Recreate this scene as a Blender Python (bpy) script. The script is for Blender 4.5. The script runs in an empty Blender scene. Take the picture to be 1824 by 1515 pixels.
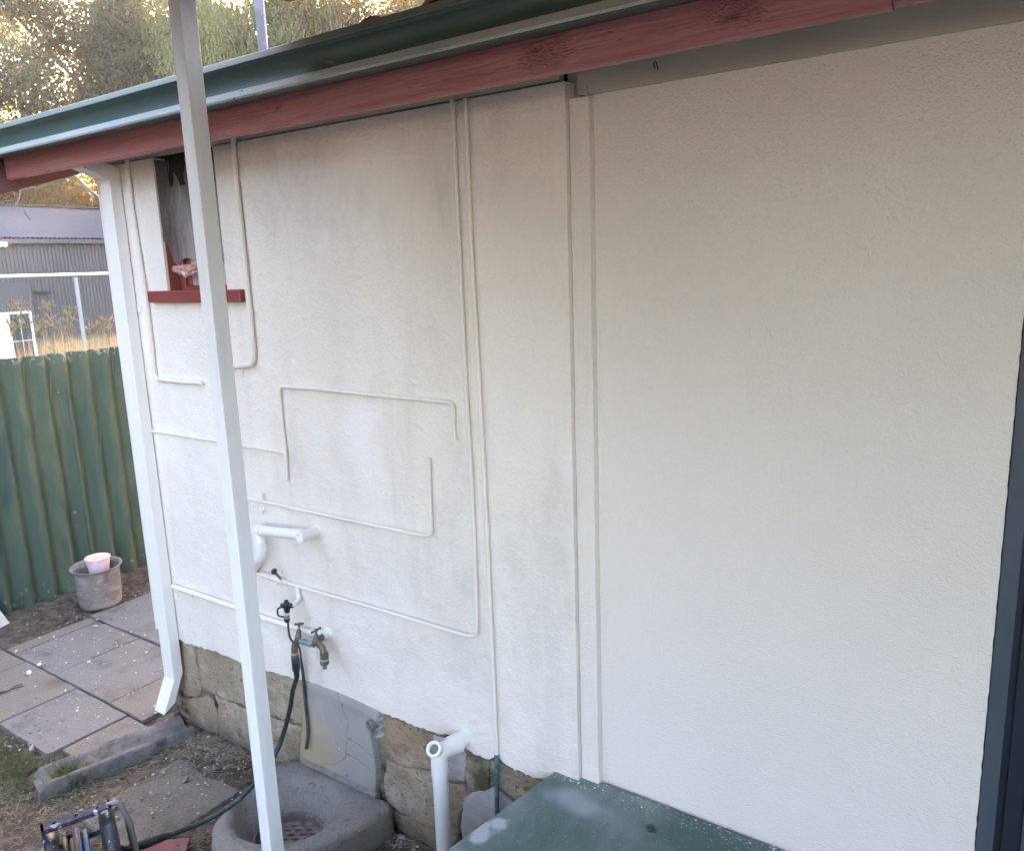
import bpy, math, random
import numpy as np
from mathutils import Vector, Matrix, noise

scene = bpy.context.scene
col = scene.collection
rad = math.radians

# ------------------------------------------------------------------ camera, world, sun, exposure
EYE = Vector((0.0, 0.0, 2.13))
F_PX, YAW, PITCH, ROLL, PW, PH = 1407.8, 0.609055, 0.198753, -0.0351600, 1824.0, 1515.0
fwd = Vector((-math.sin(YAW) * math.cos(PITCH), math.cos(YAW) * math.cos(PITCH), -math.sin(PITCH)))
r0 = Vector((math.cos(YAW), math.sin(YAW), 0.0))
u0 = r0.cross(fwd)
cam_r = r0 * math.cos(ROLL) + u0 * math.sin(ROLL)
cam_u = -r0 * math.sin(ROLL) + u0 * math.cos(ROLL)
cam_data = bpy.data.cameras.new('camera')
cam_data.sensor_fit = 'HORIZONTAL'
cam_data.sensor_width = 36.0
cam_data.lens = F_PX / PW * 36.0
cam_data.clip_start = 0.02
cam_data.clip_end = 2000.0
cam = bpy.data.objects.new('camera', cam_data)
col.objects.link(cam)
m = Matrix((cam_r, cam_u, -fwd)).transposed().to_4x4()
m.translation = EYE
cam.matrix_world = m
scene.camera = cam

SUN_AZ = math.atan2(-0.75, 0.66)      # measured from +Y towards +X: behind the trees, front left
SUN_EL = rad(13.0)
world = bpy.data.worlds.new('World')
scene.world = world
world.use_nodes = True
wn = world.node_tree.nodes
wl = world.node_tree.links
wn.clear()
w_out = wn.new('ShaderNodeOutputWorld')
w_bg = wn.new('ShaderNodeBackground')
w_sky = wn.new('ShaderNodeTexSky')
w_sky.sky_type = 'NISHITA'
w_sky.sun_disc = False
w_sky.sun_elevation = SUN_EL
w_sky.sun_rotation = SUN_AZ
w_sky.air_density = 1.0
w_sky.dust_density = 2.5
w_sky.ozone_density = 2.0
w_bg.inputs['Strength'].default_value = 0.15
w_tint = wn.new('ShaderNodeMix')          # camera white balance, applied to the whole sky alike
w_tint.data_type = 'RGBA'
w_tint.blend_type = 'MULTIPLY'
w_tint.inputs[0].default_value = 1.0
w_tint.inputs[7].default_value = (1.33, 1.0, 0.89, 1)
wl.new(w_sky.outputs[0], w_tint.inputs[6])
wl.new(w_tint.outputs[2], w_bg.inputs[0])
wl.new(w_bg.outputs[0], w_out.inputs[0])

sun_data = bpy.data.lights.new('sun', 'SUN')
sun_data.energy = 4.0
sun_data.angle = rad(0.53)
sun_data.color = (1.0, 0.80, 0.55)
sun = bpy.data.objects.new('sun', sun_data)
col.objects.link(sun)
sdir = Vector((math.sin(SUN_AZ) * math.cos(SUN_EL), math.cos(SUN_AZ) * math.cos(SUN_EL), math.sin(SUN_EL)))
sun.rotation_euler = (-sdir).to_track_quat('-Z', 'Y').to_euler()

vs = scene.view_settings
scene.display_settings.display_device = 'sRGB'
vs.view_transform = 'Standard'
vs.look = 'None'
vs.gamma = 1.0
vs.use_curve_mapping = False
vs.exposure = 4.23

# ------------------------------------------------------------------ helpers: measuring
WALL = 1.95            # distance of the house wall plane (y) from the camera


def ray(u, v):
    return cam_r * ((u - PW / 2) / F_PX) - cam_u * ((v - PH / 2) / F_PX) + fwd


def on_y(u, v, y=WALL):
    d = ray(u, v)
    return EYE + d * (y / d.y)


def on_z(u, v, z=0.0):
    d = ray(u, v)
    return EYE + d * ((z - EYE.z) / d.z)


def on_x(u, v, x):
    d = ray(u, v)
    return EYE + d * (x / d.x)


# ------------------------------------------------------------------ helpers: materials
def mat(name, base, layers=(), rough=0.6, bumps=(), metallic=0.0, spec=0.4, transl=None, rough_var=0.0,
        emit=None):
    """base colour plus layers: dicts kind noise|speck|voro, col, scale, lo, hi, st (stretch), det, off, amt, mask."""
    mt = bpy.data.materials.new(name)
    mt.use_nodes = True
    nt = mt.node_tree
    N, L = nt.nodes, nt.links
    bsdf = N['Principled BSDF']
    tc = N.new('ShaderNodeTexCoord')

    def coords(st, off):
        mp = N.new('ShaderNodeMapping')
        mp.inputs['Scale'].default_value = st
        mp.inputs['Location'].default_value = off
        L.new(tc.outputs['Object'], mp.inputs['Vector'])
        return mp.outputs[0]

    def ramp(sock, lo, hi):
        mr = N.new('ShaderNodeMapRange')
        mr.interpolation_type = 'SMOOTHSTEP'
        mr.inputs['From Min'].default_value = lo
        mr.inputs['From Max'].default_value = hi
        L.new(sock, mr.inputs['Value'])
        return mr.outputs[0]

    def factor(ly):
        kind = ly.get('kind', 'noise')
        co = coords(ly.get('st', (1, 1, 1)), ly.get('off', (0, 0, 0)))
        if kind == 'noise':
            t = N.new('ShaderNodeTexNoise')
            t.inputs['Scale'].default_value = ly['scale']
            t.inputs['Detail'].default_value = ly.get('det', 5)
            t.inputs['Roughness'].default_value = ly.get('nr', 0.6)
            t.inputs['Distortion'].default_value = ly.get('dist', 0.0)
            L.new(co, t.inputs['Vector'])
            return ramp(t.outputs[0], ly.get('lo', .4), ly.get('hi', .6))
        if kind == 'wave':
            t = N.new('ShaderNodeTexWave')
            t.inputs['Scale'].default_value = ly['scale']
            t.inputs['Distortion'].default_value = ly.get('dist', 6.0)
            t.inputs['Detail'].default_value = 3
            L.new(co, t.inputs['Vector'])
            return ramp(t.outputs[1], ly.get('lo', .4), ly.get('hi', .6))
        if kind == 'crack':
            nz = N.new('ShaderNodeTexNoise')
            nz.inputs['Scale'].default_value = ly['scale'] * 2.5
            nz.inputs['Detail'].default_value = 4
            L.new(co, nz.inputs['Vector'])
            ad = N.new('ShaderNodeVectorMath')
            ad.operation = 'MULTIPLY_ADD'
            L.new(nz.outputs[1], ad.inputs[0])
            ad.inputs[1].default_value = (ly.get('wob', .3) / ly['scale'],) * 3
            L.new(co, ad.inputs[2])
            t = N.new('ShaderNodeTexVoronoi')
            t.feature = 'DISTANCE_TO_EDGE'
            t.inputs['Scale'].default_value = ly['scale']
            L.new(ad.outputs[0], t.inputs['Vector'])
            return ramp(t.outputs['Distance'], ly.get('hi', .02), ly.get('lo', .0))
        if kind == 'speck':
            t = N.new('ShaderNodeTexVoronoi')
            t.inputs['Scale'].default_value = ly['scale']
            L.new(co, t.inputs['Vector'])
            a = ramp(t.outputs['Distance'], ly.get('hi', .25), ly.get('lo', .15))
            sep = N.new('ShaderNodeSeparateColor')
            L.new(t.outputs['Color'], sep.inputs[0])
            b = ramp(sep.outputs[0], ly.get('keep', .7), ly.get('keep', .7) + .02)
            mm = N.new('ShaderNodeMath')
            mm.operation = 'MULTIPLY'
            L.new(a, mm.inputs[0])
            L.new(b, mm.inputs[1])
            return mm.outputs[0]
        if kind == 'axis':
            sp = N.new('ShaderNodeSeparateXYZ')
            nz = N.new('ShaderNodeTexNoise')
            nz.inputs['Scale'].default_value = ly.get('scale', 5)
            nz.inputs['Detail'].default_value = 5
            L.new(co, nz.inputs['Vector'])
            L.new(tc.outputs['Object'], sp.inputs[0])
            mm = N.new('ShaderNodeMath')
            mm.operation = 'MULTIPLY_ADD'
            L.new(nz.outputs[0], mm.inputs[0])
            mm.inputs[1].default_value = ly.get('wob', .2)
            L.new(sp.outputs[ly.get('ax', 2)], mm.inputs[2])
            return ramp(mm.outputs[0], ly['lo'], ly['hi'])
        if kind == 'spot':
            # a patch of its own place and shape: ellipsoid round a point with a ragged edge
            vm = N.new('ShaderNodeVectorMath')
            vm.operation = 'SUBTRACT'
            L.new(tc.outputs['Object'], vm.inputs[0])
            vm.inputs[1].default_value = ly['at']
            vd = N.new('ShaderNodeVectorMath')
            vd.operation = 'DIVIDE'
            L.new(vm.outputs[0], vd.inputs[0])
            vd.inputs[1].default_value = ly['size']
            ln = N.new('ShaderNodeVectorMath')
            ln.operation = 'LENGTH'
            L.new(vd.outputs[0], ln.inputs[0])
            nz = N.new('ShaderNodeTexNoise')
            nz.inputs['Scale'].default_value = ly.get('scale', 12)
            nz.inputs['Detail'].default_value = 6
            L.new(co, nz.inputs['Vector'])
            mm = N.new('ShaderNodeMath')
            mm.operation = 'MULTIPLY_ADD'
            L.new(nz.outputs[0], mm.inputs[0])
            mm.inputs[1].default_value = ly.get('wob', 1.2)
            L.new(ln.outputs[1], mm.inputs[2])
            return ramp(mm.outputs[0], ly.get('hi', 1.8), ly.get('lo', 1.3))
        raise ValueError(kind)

    cur = None
    for ly in layers:
        f = factor(ly)
        if 'mask' in ly:
            g = factor(ly['mask'])
            mm = N.new('ShaderNodeMath')
            mm.operation = 'MULTIPLY'
            L.new(f, mm.inputs[0])
            L.new(g, mm.inputs[1])
            f = mm.outputs[0]
        mm = N.new('ShaderNodeMath')
        mm.operation = 'MULTIPLY'
        L.new(f, mm.inputs[0])
        mm.inputs[1].default_value = ly.get('amt', 1.0)
        mx = N.new('ShaderNodeMix')
        mx.data_type = 'RGBA'
        L.new(mm.outputs[0], mx.inputs[0])
        if cur is None:
            mx.inputs[6].default_value = (*base, 1)
        else:
            L.new(cur, mx.inputs[6])
        mx.inputs[7].default_value = (*ly['col'], 1)
        cur = mx.outputs[2]
    if cur is None:
        bsdf.inputs['Base Color'].default_value = (*base, 1)
    else:
        L.new(cur, bsdf.inputs['Base Color'])
    bsdf.inputs['Roughness'].default_value = rough
    bsdf.inputs['Metallic'].default_value = metallic
    bsdf.inputs['Specular IOR Level'].default_value = spec
    prev = None
    for b in bumps:
        f = factor(dict(b, lo=b.get('lo', 0.0), hi=b.get('hi', 1.0)))
        if 'mask' in b:
            g = factor(b['mask'])
            mm = N.new('ShaderNodeMath')
            mm.operation = 'MULTIPLY'
            L.new(f, mm.inputs[0])
            L.new(g, mm.inputs[1])
            f = mm.outputs[0]
        bp = N.new('ShaderNodeBump')
        bp.inputs['Strength'].default_value = b.get('strength', 1.0)
        bp.inputs['Distance'].default_value = b['d']
        bp.invert = b.get('inv', False)
        L.new(f, bp.inputs['Height'])
        if prev is not None:
            L.new(prev, bp.inputs['Normal'])
        prev = bp.outputs[0]
    if prev is not None:
        L.new(prev, bsdf.inputs['Normal'])
    if transl is not None:
        tr = N.new('ShaderNodeBsdfTranslucent')
        tr.inputs[0].default_value = (*transl[0], 1)
        ms = N.new('ShaderNodeMixShader')
        ms.inputs[0].default_value = transl[1]
        L.new(bsdf.outputs[0], ms.inputs[1])
        L.new(tr.outputs[0], ms.inputs[2])
        L.new(ms.outputs[0], N['Material Output'].inputs[0])
    return mt


# ------------------------------------------------------------------ helpers: meshes
class MB:
    def __init__(self):
        self.v, self.f, self.sm = [], [], []

    def add(self, vs_, fs_, smooth=False):
        o = len(self.v)
        self.v += [tuple(p) for p in vs_]
        self.f += [tuple(i + o for i in f) for f in fs_]
        self.sm += [smooth] * len(fs_)
        return self

    def box(self, x0, x1, y0, y1, z0, z1):
        p = [(x, y, z) for z in (z0, z1) for y in (y0, y1) for x in (x0, x1)]
        return self.add(p, [(0, 2, 3, 1), (4, 5, 7, 6), (0, 1, 5, 4), (2, 6, 7, 3), (0, 4, 6, 2), (1, 3, 7, 5)])

    def bbox(self, x0, x1, y0, y1, z0, z1, b=0.004):
        """box with chamfered edges"""
        def ring(z, i):
            return [(x0 + i + b, y0 + i, z), (x1 - i - b, y0 + i, z), (x1 - i, y0 + i + b, z), (x1 - i, y1 - i - b, z),
                    (x1 - i - b, y1 - i, z), (x0 + i + b, y1 - i, z), (x0 + i, y1 - i - b, z), (x0 + i, y0 + i + b, z)]
        rs = [ring(z0, b), ring(z0 + b, 0), ring(z1 - b, 0), ring(z1, b)]
        return self.loft(rs, closed=True, caps=True)

    def obox(self, c, ax, ay, az, hx, hy, hz):
        c, ax, ay, az = Vector(c), Vector(ax).normalized(), Vector(ay).normalized(), Vector(az).normalized()
        p = [c + ax * (sx * hx) + ay * (sy * hy) + az * (sz * hz) for sz in (-1, 1) for sy in (-1, 1) for sx in (-1, 1)]
        return self.add(p, [(0, 2, 3, 1), (4, 5, 7, 6), (0, 1, 5, 4), (2, 6, 7, 3), (0, 4, 6, 2), (1, 3, 7, 5)])

    def loft(self, rings, closed=True, caps=False, smooth=False):
        n = len(rings[0])
        vs_ = [p for r in rings for p in r]
        fs_ = []
        for i in range(len(rings) - 1):
            for j in range(n if closed else n - 1):
                k = (j + 1) % n
                fs_.append((i * n + j, i * n + k, (i + 1) * n + k, (i + 1) * n + j))
        self.add(vs_, fs_, smooth)
        if caps:
            self.add(rings[0], [tuple(range(n))[::-1]])
            self.add(rings[-1], [tuple(range(n))])
        return self

    def prism(self, poly, vec):
        vec = Vector(vec)
        a = [Vector(p) for p in poly]
        return self.loft([a, [p + vec for p in a]], caps=True)

    def tube(self, pts, r, n=10, caps=True, smooth=True):
        pts = [Vector(p) for p in pts]
        rr = r if isinstance(r, (list, tuple)) else [r] * len(pts)
        rings = []
        prev = None
        for i, p in enumerate(pts):
            if i == 0:
                t = pts[1] - pts[0]
            elif i == len(pts) - 1:
                t = pts[-1] - pts[-2]
            else:
                t = (pts[i + 1] - p).normalized() + (p - pts[i - 1]).normalized()
            t = t.normalized() if t.length > 1e-9 else Vector((0, 0, 1))
            if prev is None:
                a = Vector((0, 0, 1)) if abs(t.z) < .9 else Vector((1, 0, 0))
                nx = t.cross(a).normalized()
            else:
                nx = (prev - t * prev.dot(t))
                nx = nx.normalized() if nx.length > 1e-6 else t.orthogonal().normalized()
            prev = nx
            ny = t.cross(nx)
            rings.append([p + (nx * math.cos(2 * math.pi * k / n) + ny * math.sin(2 * math.pi * k / n)) * rr[i]
                          for k in range(n)])
        self.loft(rings, smooth=smooth)
        if caps:
            self.add(rings[0], [tuple(range(n))[::-1]])
            self.add(rings[-1], [tuple(range(n))])
        return self

    def lathe(self, prof, origin=(0, 0, 0), axis=(0, 0, 1), n=24, caps=True, smooth=True):
        """prof: (radius, height) pairs along the axis; hard corners get doubled rings by the caller"""
        ax = Vector(axis).normalized()
        nx = ax.orthogonal().normalized()
        ny = ax.cross(nx)
        o = Vector(origin)
        rings = [[o + ax * h + (nx * math.cos(2 * math.pi * k / n) + ny * math.sin(2 * math.pi * k / n)) * max(r, 1e-5)
                  for k in range(n)] for r, h in prof]
        self.loft(rings, smooth=smooth)
        if caps:
            self.add(rings[0], [tuple(range(n))[::-1]])
            self.add(rings[-1], [tuple(range(n))])
        return self

    def grid(self, fn, nu, nv, smooth=True):
        vs_ = [fn(i / nu, j / nv) for j in range(nv + 1) for i in range(nu + 1)]
        fs_ = [(j * (nu + 1) + i, j * (nu + 1) + i + 1, (j + 1) * (nu + 1) + i + 1, (j + 1) * (nu + 1) + i)
               for j in range(nv) for i in range(nu)]
        return self.add(vs_, fs_, smooth)

    def mesh(self, name, material):
        me = bpy.data.meshes.new(name)
        me.from_pydata([tuple(p) for p in self.v], [], self.f)
        me.polygons.foreach_set('use_smooth', self.sm)
        if material:
            me.materials.append(material)
        me.update()
        return me

    def build(self, name, material, parent=None, flip=False, **props):
        me = self.mesh(name, material)
        return link(name, me, parent, **props)


def link(name, me, parent=None, **props):
    o = bpy.data.objects.new(name, me)
    col.objects.link(o)
    if parent is not None:
        o.parent = parent
        o.matrix_parent_inverse = parent.matrix_world.inverted()
    for k, v in props.items():
        o[k] = v
    return o


def thing(name, label, cat, loc=(0, 0, 0), group=None):
    o = bpy.data.objects.new(name, None)
    col.objects.link(o)
    o.empty_display_size = .1
    o.location = loc
    o.matrix_world = Matrix.Translation(loc)
    o['label'] = label
    o['category'] = cat
    if group:
        o['group'] = group
    return o


def tag(o, label, cat, group=None):
    o['label'] = label
    o['category'] = cat
    if group:
        o['group'] = group
    return o


def struct(o):
    o['kind'] = 'structure'
    return o


def fillet(pts, r, n=5):
    """round the corners of a polyline"""
    pts = [Vector(p) for p in pts]
    out = [pts[0]]
    for i in range(1, len(pts) - 1):
        a, b, c = pts[i - 1], pts[i], pts[i + 1]
        d1, d2 = (a - b), (c - b)
        k = min(r, d1.length * .45, d2.length * .45)
        p, q = b + d1.normalized() * k, b + d2.normalized() * k
        for j in range(n + 1):
            t = j / n
            out.append(p * (1 - t) ** 2 + b * 2 * t * (1 - t) + q * t * t)
    out.append(pts[-1])
    return out


def spline(pts, n=8):
    pts = [Vector(p) for p in pts]
    P = [pts[0] * 2 - pts[1]] + pts + [pts[-1] * 2 - pts[-2]]
    out = []
    for i in range(1, len(P) - 2):
        for k in range(n):
            t = k / n
            a, b, c, d = P[i - 1], P[i], P[i + 1], P[i + 2]
            out.append(.5 * ((2 * b) + (c - a) * t + (2 * a - 5 * b + 4 * c - d) * t * t + (3 * b - a - 3 * c + d) * t ** 3))
    out.append(pts[-1])
    return out


def fast_mesh(name, verts, faces, material, k=4):
    """numpy verts (n,3) and faces (m,k)"""
    me = bpy.data.meshes.new(name)
    me.vertices.add(len(verts))
    me.vertices.foreach_set('co', np.asarray(verts, dtype=np.float32).ravel())
    me.loops.add(len(faces) * k)
    me.loops.foreach_set('vertex_index', np.asarray(faces, dtype=np.int32).ravel())
    me.polygons.add(len(faces))
    me.polygons.foreach_set('loop_start', np.arange(0, len(faces) * k, k, dtype=np.int32))
    me.polygons.foreach_set('loop_total', np.full(len(faces), k, dtype=np.int32))
    me.materials.append(material)
    me.update(calc_edges=True)
    return me


def fbm(x, y, z=0.0, o=3):
    return noise.fractal(Vector((x, y, z)), 1.0, 2.0, o)


# ------------------------------------------------------------------ materials
WHITE = (.80, .75, .672)
M = {}
M['plaster'] = mat('plaster_paint', WHITE, [
    dict(col=(.47, .45, .40), scale=1.3, lo=.48, hi=.76, det=9, nr=.75, st=(1, 1, .7), amt=.65),
    dict(col=(.56, .54, .49), scale=2.6, lo=.50, hi=.74, det=8, nr=.7, st=(1.6, 1, .22), off=(3.3, 0, 1), amt=.5),
    dict(col=(.86, .85, .82), scale=2.2, lo=.52, hi=.70, det=7, off=(3, 1, 4), amt=.7),
    dict(col=(.58, .56, .51), scale=60, lo=.60, hi=.74, det=4, amt=.30, mask=dict(scale=1.1, lo=.42, hi=.62, off=(7, 0, 2)))],
    rough=.62, bumps=[
    dict(scale=110, d=.0030, det=4, nr=.6), dict(scale=12, d=.004, det=3), dict(scale=2.2, d=.010, det=2, st=(1, 1, .6)),
    dict(scale=5, d=.006, det=8, dist=1.5, mask=dict(scale=1.6, lo=.45, hi=.6, off=(2, 3, 4)))])
M['render'] = mat('textured_render', (.80, .752, .68), [
    dict(col=(.73, .69, .62), scale=1.1, lo=.45, hi=.7, amt=.35, det=4)], rough=.65, bumps=[
    dict(scale=230, d=.0032, det=2, nr=.5), dict(scale=105, d=.0020, det=1)])
M['paint_pipe'] = mat('painted_pipe', (.765, .717, .643), [
    dict(col=(.66, .64, .58), scale=18, lo=.55, hi=.75, amt=.5)], rough=.62, spec=.3, bumps=[dict(scale=60, d=.0015, det=3)])
M['pvc'] = mat('pvc_white', (.80, .79, .76), [
    dict(col=(.60, .58, .53), scale=14, lo=.58, hi=.8, amt=.5, st=(1, 1, .3)),
    dict(col=(.35, .33, .28), scale=40, lo=.68, hi=.75, amt=.5, st=(1, 1, .4))], rough=.38, spec=.5)
M['downpipe'] = mat('downpipe_paint', (.80, .785, .745), [
    dict(col=(.70, .69, .65), scale=3, lo=.5, hi=.75, amt=.4, st=(1, 1, .3))], rough=.42, spec=.45,
    bumps=[dict(scale=25, d=.0008, det=3)])
M['post'] = mat('post_paint', (.78, .79, .80), [
    dict(col=(.62, .62, .61), scale=30, lo=.5, hi=.7, amt=.35, st=(1, 1, .2)),
    dict(kind='speck', col=(.25, .16, .10), scale=22, lo=.03, hi=.10, keep=.74, amt=.8),
    dict(col=(.50, .49, .47), scale=9, lo=.58, hi=.70, det=8, nr=.7, st=(1, 1, .25), amt=.5)], rough=.45,
    bumps=[dict(scale=80, d=.0006, det=2)])
M['fascia'] = mat('red_oxide_paint', (.42, .165, .17), [
    dict(col=(.33, .105, .11), scale=3.0, lo=.45, hi=.7, st=(.5, 1, 3), det=8, amt=.8),
    dict(col=(.44, .22, .21), scale=7, lo=.55, hi=.75, st=(.25, 1, 2), amt=.4),
    dict(col=(.09, .03, .03), scale=24, lo=.64, hi=.70, st=(.35, 1, 1.6), amt=.75, det=6)],
    rough=.34, spec=.6, bumps=[
    dict(scale=26, d=.004, det=6, st=(.12, 1, 2.2)),
    dict(kind='spot', at=(-.88, 1.75, 2.62), size=(.085, 1, .05), scale=55, wob=1.0, lo=1.0, hi=1.7, d=.0),
    dict(scale=55, d=.010, det=7, dist=1.8, st=(.6, 1, 1.2), mask=dict(kind='spot', at=(-.62, 1.75, 2.635), size=(.09, 1, .05), lo=.9, hi=1.7)),
    dict(scale=50, d=.009, det=7, dist=1.6, st=(.6, 1, 1.2), mask=dict(kind='spot', at=(-1.09, 1.75, 2.63), size=(.10, 1, .05), lo=.9, hi=1.7)),
    dict(kind='wave', scale=9, dist=7, d=.004, st=(.15, 1, 1.5), mask=dict(scale=2.4, lo=.5, hi=.6, st=(.6, 1, 1)))])
M['red_trim'] = mat('red_window_paint', (.24, .055, .05), [
    dict(col=(.33, .10, .09), scale=14, lo=.5, hi=.75, amt=.5, st=(.3, 1, 1))], rough=.4,
    bumps=[dict(scale=30, d=.0015, st=(.2, 1, 1))])
M['barge'] = mat('barge_paint', (.12, .055, .06), [dict(col=(.08, .04, .045), scale=5, lo=.4, hi=.7)], rough=.6)
M['gutter'] = mat('gutter_green', (.052, .086, .076), [
    dict(col=(.10, .15, .135), scale=3, lo=.5, hi=.8, amt=.35, st=(.4, 1, 1)),
    dict(col=(.30, .28, .24), scale=30, lo=.66, hi=.74, amt=.35, st=(.4, 1, 1)),
    dict(kind='speck', col=(.03, .03, .028), scale=26, lo=.05, hi=.12, keep=.86, amt=.9)], rough=.42, spec=.5)
M['gutter_lip'] = mat('skylit_gutter_green', (.15, .195, .175), [dict(col=(.24, .25, .22), scale=5, lo=.45, hi=.7, st=(.4, 1, 1), amt=.7), dict(col=(.07, .09, .08), scale=30, lo=.64, hi=.7, st=(.5, 1, 1), amt=.6)], rough=.5)  # gutter green lightened in the colour for sky light on the lip
M['gutter_bead_lit'] = mat('gutter_bead_lit', (.36, .40, .375), [  # paler copy of the gutter green: light on the upturned band painted in
    dict(col=(.52, .49, .43), scale=4, lo=.45, hi=.7, amt=.5, st=(.5, 1, 1)),
    dict(col=(.06, .06, .055), scale=40, lo=.66, hi=.70, amt=.8, st=(.6, 1, 1))], rough=.45, spec=.5)
M['plate'] = mat('eave_board_paint', (.54, .50, .40), [dict(col=(.45, .415, .33), scale=4, lo=.4, hi=.7, st=(.3, 1, 2))],
                 rough=.55, bumps=[dict(scale=20, d=.001, st=(.2, 1, 1))])
M['gap_shade'] = mat('cavity_shade', (.02, .018, .016), rough=.9)  # near-black that paints the shade inside gaps and openings
M['tile'] = mat('terracotta', (.24, .10, .07), [dict(col=(.12, .055, .045), scale=14, lo=.4, hi=.65)], rough=.8,
                bumps=[dict(scale=40, d=.002)])
M['galv'] = mat('galvanised_steel', (.46, .48, .52), [
    dict(col=(.60, .62, .66), scale=9, lo=.48, hi=.60, st=(1, 1, 1.6), det=2),
    dict(col=(.36, .38, .42), scale=14, lo=.52, hi=.62, off=(4, 0, 0), det=2)], rough=.42, metallic=.35)
M['stone'] = mat('limestone', (.42, .34, .24), [
    dict(col=(.56, .49, .38), scale=5, lo=.45, hi=.65, det=8, nr=.7),
    dict(col=(.38, .245, .135), scale=3.2, lo=.52, hi=.72, det=7, off=(2, 5, 1), amt=.75),
    dict(col=(.25, .225, .20), scale=8, lo=.55, hi=.72, det=8, off=(9, 5, 1), amt=.75),
    dict(col=(.07, .055, .045), scale=70, lo=.61, hi=.69, det=4, amt=.9),
    dict(kind='speck', col=(.06, .05, .045), scale=60, lo=.14, hi=.24, keep=.72, amt=.8),
    dict(kind='spot', col=(.10, .105, .045), at=(-1.54, 1.95, .33), size=(.065, .3, .14), scale=16, wob=1.4, lo=1.1, hi=1.9, amt=.85),
    dict(kind='axis', col=(.16, .145, .13), ax=2, lo=.16, hi=.04, wob=.14, scale=9, amt=.7)],
    rough=.9, spec=.2, bumps=[dict(scale=75, d=.012, det=5, nr=.7), dict(scale=16, d=.012, det=4),
                              dict(kind='speck', scale=60, d=.008, lo=.14, hi=.24, keep=.72, inv=True)])
M['mortar'] = mat('grey_mortar', (.36, .355, .35), [
    dict(col=(.47, .455, .44), scale=6, lo=.45, hi=.65, det=7), dict(col=(.25, .24, .225), scale=11, lo=.55, hi=.75, det=7),
    dict(kind='speck', col=(.65, .64, .62), scale=40, lo=.07, hi=.14, keep=.85)],
    rough=.85, spec=.2, bumps=[dict(scale=40, d=.005, det=6), dict(scale=10, d=.005)])
M['dark_joint'] = mat('soil_filled_joint', (.20, .165, .125), [dict(col=(.30, .26, .20), scale=14, lo=.45, hi=.6, det=7), dict(col=(.06, .05, .04), scale=9, lo=.54, hi=.66, det=8, off=(2, 4, 4))],
                      rough=.95, spec=.1, bumps=[dict(scale=60, d=.012, det=4)])
M['concrete'] = mat('old_concrete', (.25, .235, .208), [
    dict(col=(.26, .25, .235), scale=4, lo=.45, hi=.65, det=8, nr=.7),
    dict(col=(.115, .107, .10), scale=3, lo=.52, hi=.72, det=8, off=(4, 4, 1)),
    dict(col=(.25, .20, .13), scale=2.6, lo=.55, hi=.72, det=5, off=(8, 2, 6), amt=.6),
    dict(col=(.15, .138, .12), scale=40, lo=.54, hi=.68, det=6, amt=.8),
    dict(col=(.36, .345, .315), scale=90, lo=.56, hi=.68, det=4, amt=.7),
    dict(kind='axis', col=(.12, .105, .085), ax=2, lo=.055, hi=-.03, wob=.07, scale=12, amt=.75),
    dict(kind='speck', col=(.75, .74, .71), scale=26, lo=.05, hi=.09, keep=.8),
    dict(kind='speck', col=(.06, .055, .05), scale=70, lo=.12, hi=.2, keep=.75, amt=.8)],
    rough=.85, spec=.2, bumps=[dict(scale=90, d=.006, det=5, nr=.65), dict(scale=14, d=.010, det=6)])
M['channel'] = mat('damp_concrete', (.165, .158, .145), [dict(col=(.24, .23, .21), scale=14, lo=.45, hi=.65, det=8, nr=.7), dict(col=(.07, .064, .057), scale=5, lo=.50, hi=.68, det=9, nr=.72), dict(col=(.34, .325, .30), scale=80, lo=.58, hi=.68, det=4, amt=.6), dict(kind='axis', col=(.10, .085, .066), ax=2, lo=.015, hi=-.05, wob=.06, scale=12, amt=.8)], rough=.9, spec=.2, bumps=[dict(scale=80, d=.008, det=5, nr=.7), dict(scale=16, d=.010, det=6)])
M['splash'] = mat('splashback_cement', (.33, .325, .305), [
    dict(col=(.42, .385, .31), scale=3, lo=.42, hi=.62, det=6),
    dict(col=(.42, .29, .12), scale=3.2, lo=.40, hi=.62, det=6, off=(2, 5, 8), amt=.5,
         mask=dict(kind='axis', ax=2, lo=.58, hi=.28, wob=.25, scale=4)),
    dict(col=(.29, .285, .275), scale=4, lo=.54, hi=.7, det=7, off=(1, 2, 3), amt=.8),
    dict(col=(.055, .045, .035), kind='crack', scale=2.1, lo=.0, hi=.008, wob=.5, amt=.55, off=(.31, 0, .2)),
    dict(kind='speck', col=(.78, .77, .75), scale=30, lo=.08, hi=.14, keep=.85)],
    rough=.7, spec=.3, bumps=[dict(scale=50, d=.002, det=5), dict(scale=8, d=.006, det=3)])
M['slab'] = mat('paving_slab', (.178, .168, .155), [
    dict(col=(.245, .233, .215), scale=150, lo=.42, hi=.62, det=3),
    dict(col=(.085, .074, .063), scale=5, lo=.48, hi=.70, det=9, nr=.75, amt=.85),
    dict(col=(.20, .18, .15), scale=3.2, lo=.48, hi=.68, det=7, off=(5, 1, 2), amt=.8),
    dict(kind='speck', col=(.72, .71, .68), scale=15, lo=.01, hi=.06, keep=.90),
    dict(kind='speck', col=(.70, .69, .67), scale=75, lo=.08, hi=.2, keep=.90),
    dict(kind='speck', col=(.05, .045, .04), scale=90, lo=.15, hi=.24, keep=.82, amt=.8)],
    rough=.9, spec=.2, bumps=[dict(scale=140, d=.004, det=3), dict(scale=18, d=.006, det=4)])
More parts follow.
